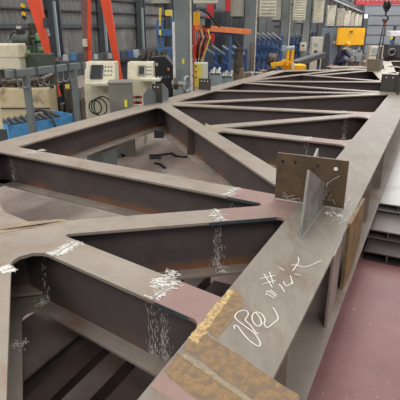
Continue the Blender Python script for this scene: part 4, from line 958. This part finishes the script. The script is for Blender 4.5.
# face: nose, eyes, ears
hd = Vector(wv(.24, 0, 1.17))
MB().sphere(hd + Vector((.095, 0, -.015)), .016, 1.3, .8, 1.2).build('nose', M_skin, body, smooth=True)
for s_ in (-1, 1):
    MB().sphere(hd + Vector((.085, s_*.032, .01)), .011).build('eye', M_black, body); MB().sphere(hd + Vector((0, s_*.088, -.01)), .025, .7, .4, 1.2).build('ear', M_skin, body)
MB().bar(hd + Vector((.085, -.025, -.055)), hd + Vector((.085, .025, -.055)), .01).build('mouth', M_brownp, body)
# hands with five fingers
for k, sgn in ((0, -1), (1, 1)):
    wr = Vector(allv[idx[k][-1]]); V = [wr, wr + Vector((.07, 0, -.02))]; Ee = [(0, 1)]; Rr = [.026, .032]
    for f, (dy, ln) in enumerate(((-.028, .065), (-.01, .078), (.01, .074), (.027, .058))):
        V += [wr + Vector((.09, dy, -.025)), wr + Vector((.09+ln*.5, dy, -.045)), wr + Vector((.09+ln*.75, dy, -.08))]; n0 = len(V)-3; Ee += [(1, n0), (n0, n0+1), (n0+1, n0+2)]; Rr += [.01, .0095, .008]
    V += [wr + Vector((.04, -sgn*.035, -.02)), wr + Vector((.08, -sgn*.05, -.045))]; n0 = len(V)-2; Ee += [(0, n0), (n0, n0+1)]; Rr += [.011, .009]
    skin('hand', V, Ee, Rr, M_skin, body, 1)
jv = J[:4] + [allv[i] for i in idx[0][:3]] + [allv[i] for i in idx[1][:3]]; 
skin('work_jacket', jv, [(0, 1), (1, 2), (2, 3), (3, 4), (4, 5), (5, 6), (3, 7), (7, 8), (8, 9)], [.16, .16, .172, .135, .088, .07, .052, .088, .07, .052], M_cloth, pw)
tv = [J[0]] + [allv[i] for i in idx[2][:4]] + [allv[i] for i in idx[3][:4]]
skin('work_trousers', tv, [(0, 1), (1, 2), (2, 3), (3, 4), (0, 5), (5, 6), (6, 7), (7, 8)], [.165, .125, .1, .078, .06, .125, .1, .076, .06], M_cloth, pw)
for k in (2, 3):
    f = Vector(allv[idx[k][-2]]); MB().sphere(Vector((f.x+.06, f.y, .045)), .09, 1.5, .6, .5).build('boot', M_black, pw, smooth=True)
MB().sphere(hd + Vector((-.005, 0, .04)), .125, 1.1, .95, .95, R=Matrix.Rotation(.35, 3, 'Y')).build('helmet', M_yellow, pw, smooth=True)
MB().sphere(hd + Vector((.06, 0, .035)), .13, 1.0, .85, .14, R=Matrix.Rotation(.35, 3, 'Y')).build('helmet_brim', M_yellow, pw, smooth=True)

# ------------------------------------------------------------------ light
w = bpy.data.worlds.new('world'); SC.world = w; w.use_nodes = True
w.node_tree.nodes['Background'].inputs[0].default_value = (.93, .96, 1, 1); w.node_tree.nodes['Background'].inputs[1].default_value = .62
def area(x, y, z, sx_, sy_, e, rz=0, col=(1, .985, .95)):
    l = bpy.data.lights.new('hall_fill_light', 'AREA'); l.shape = 'RECTANGLE'; l.size = sx_; l.size_y = sy_; l.energy = e; l.color = col
    o = bpy.data.objects.new('hall_fill_light', l); COL.objects.link(o); o.location = (x, y, z); o.rotation_euler = (0, 0, rz); return o
for i, Y in enumerate((2, 9, 16, 24, 34, 46)):
    x = -1 + .45*Y; e = (120, 210, 420, 720, 1050, 1250)[i]; area(x, Y, 9, 3, 5, e, -AZ); area(x+7, Y, 9, 3, 5, e*.8, -AZ)
    area(x-7, Y+3, 8.5, 2, 4, 300, -AZ)
for x, y, e in ((-5, -5, 420), (2, -6, 420), (-10, 0, 260)): area(x, y, 8, 3, 5, e)  # unseen fill lamps added behind and beside the camera to brighten the webs
vs = SC.view_settings; vs.view_transform = 'Standard'; vs.look = 'None'; vs.exposure = 0.; vs.gamma = 1; vs.use_curve_mapping = False
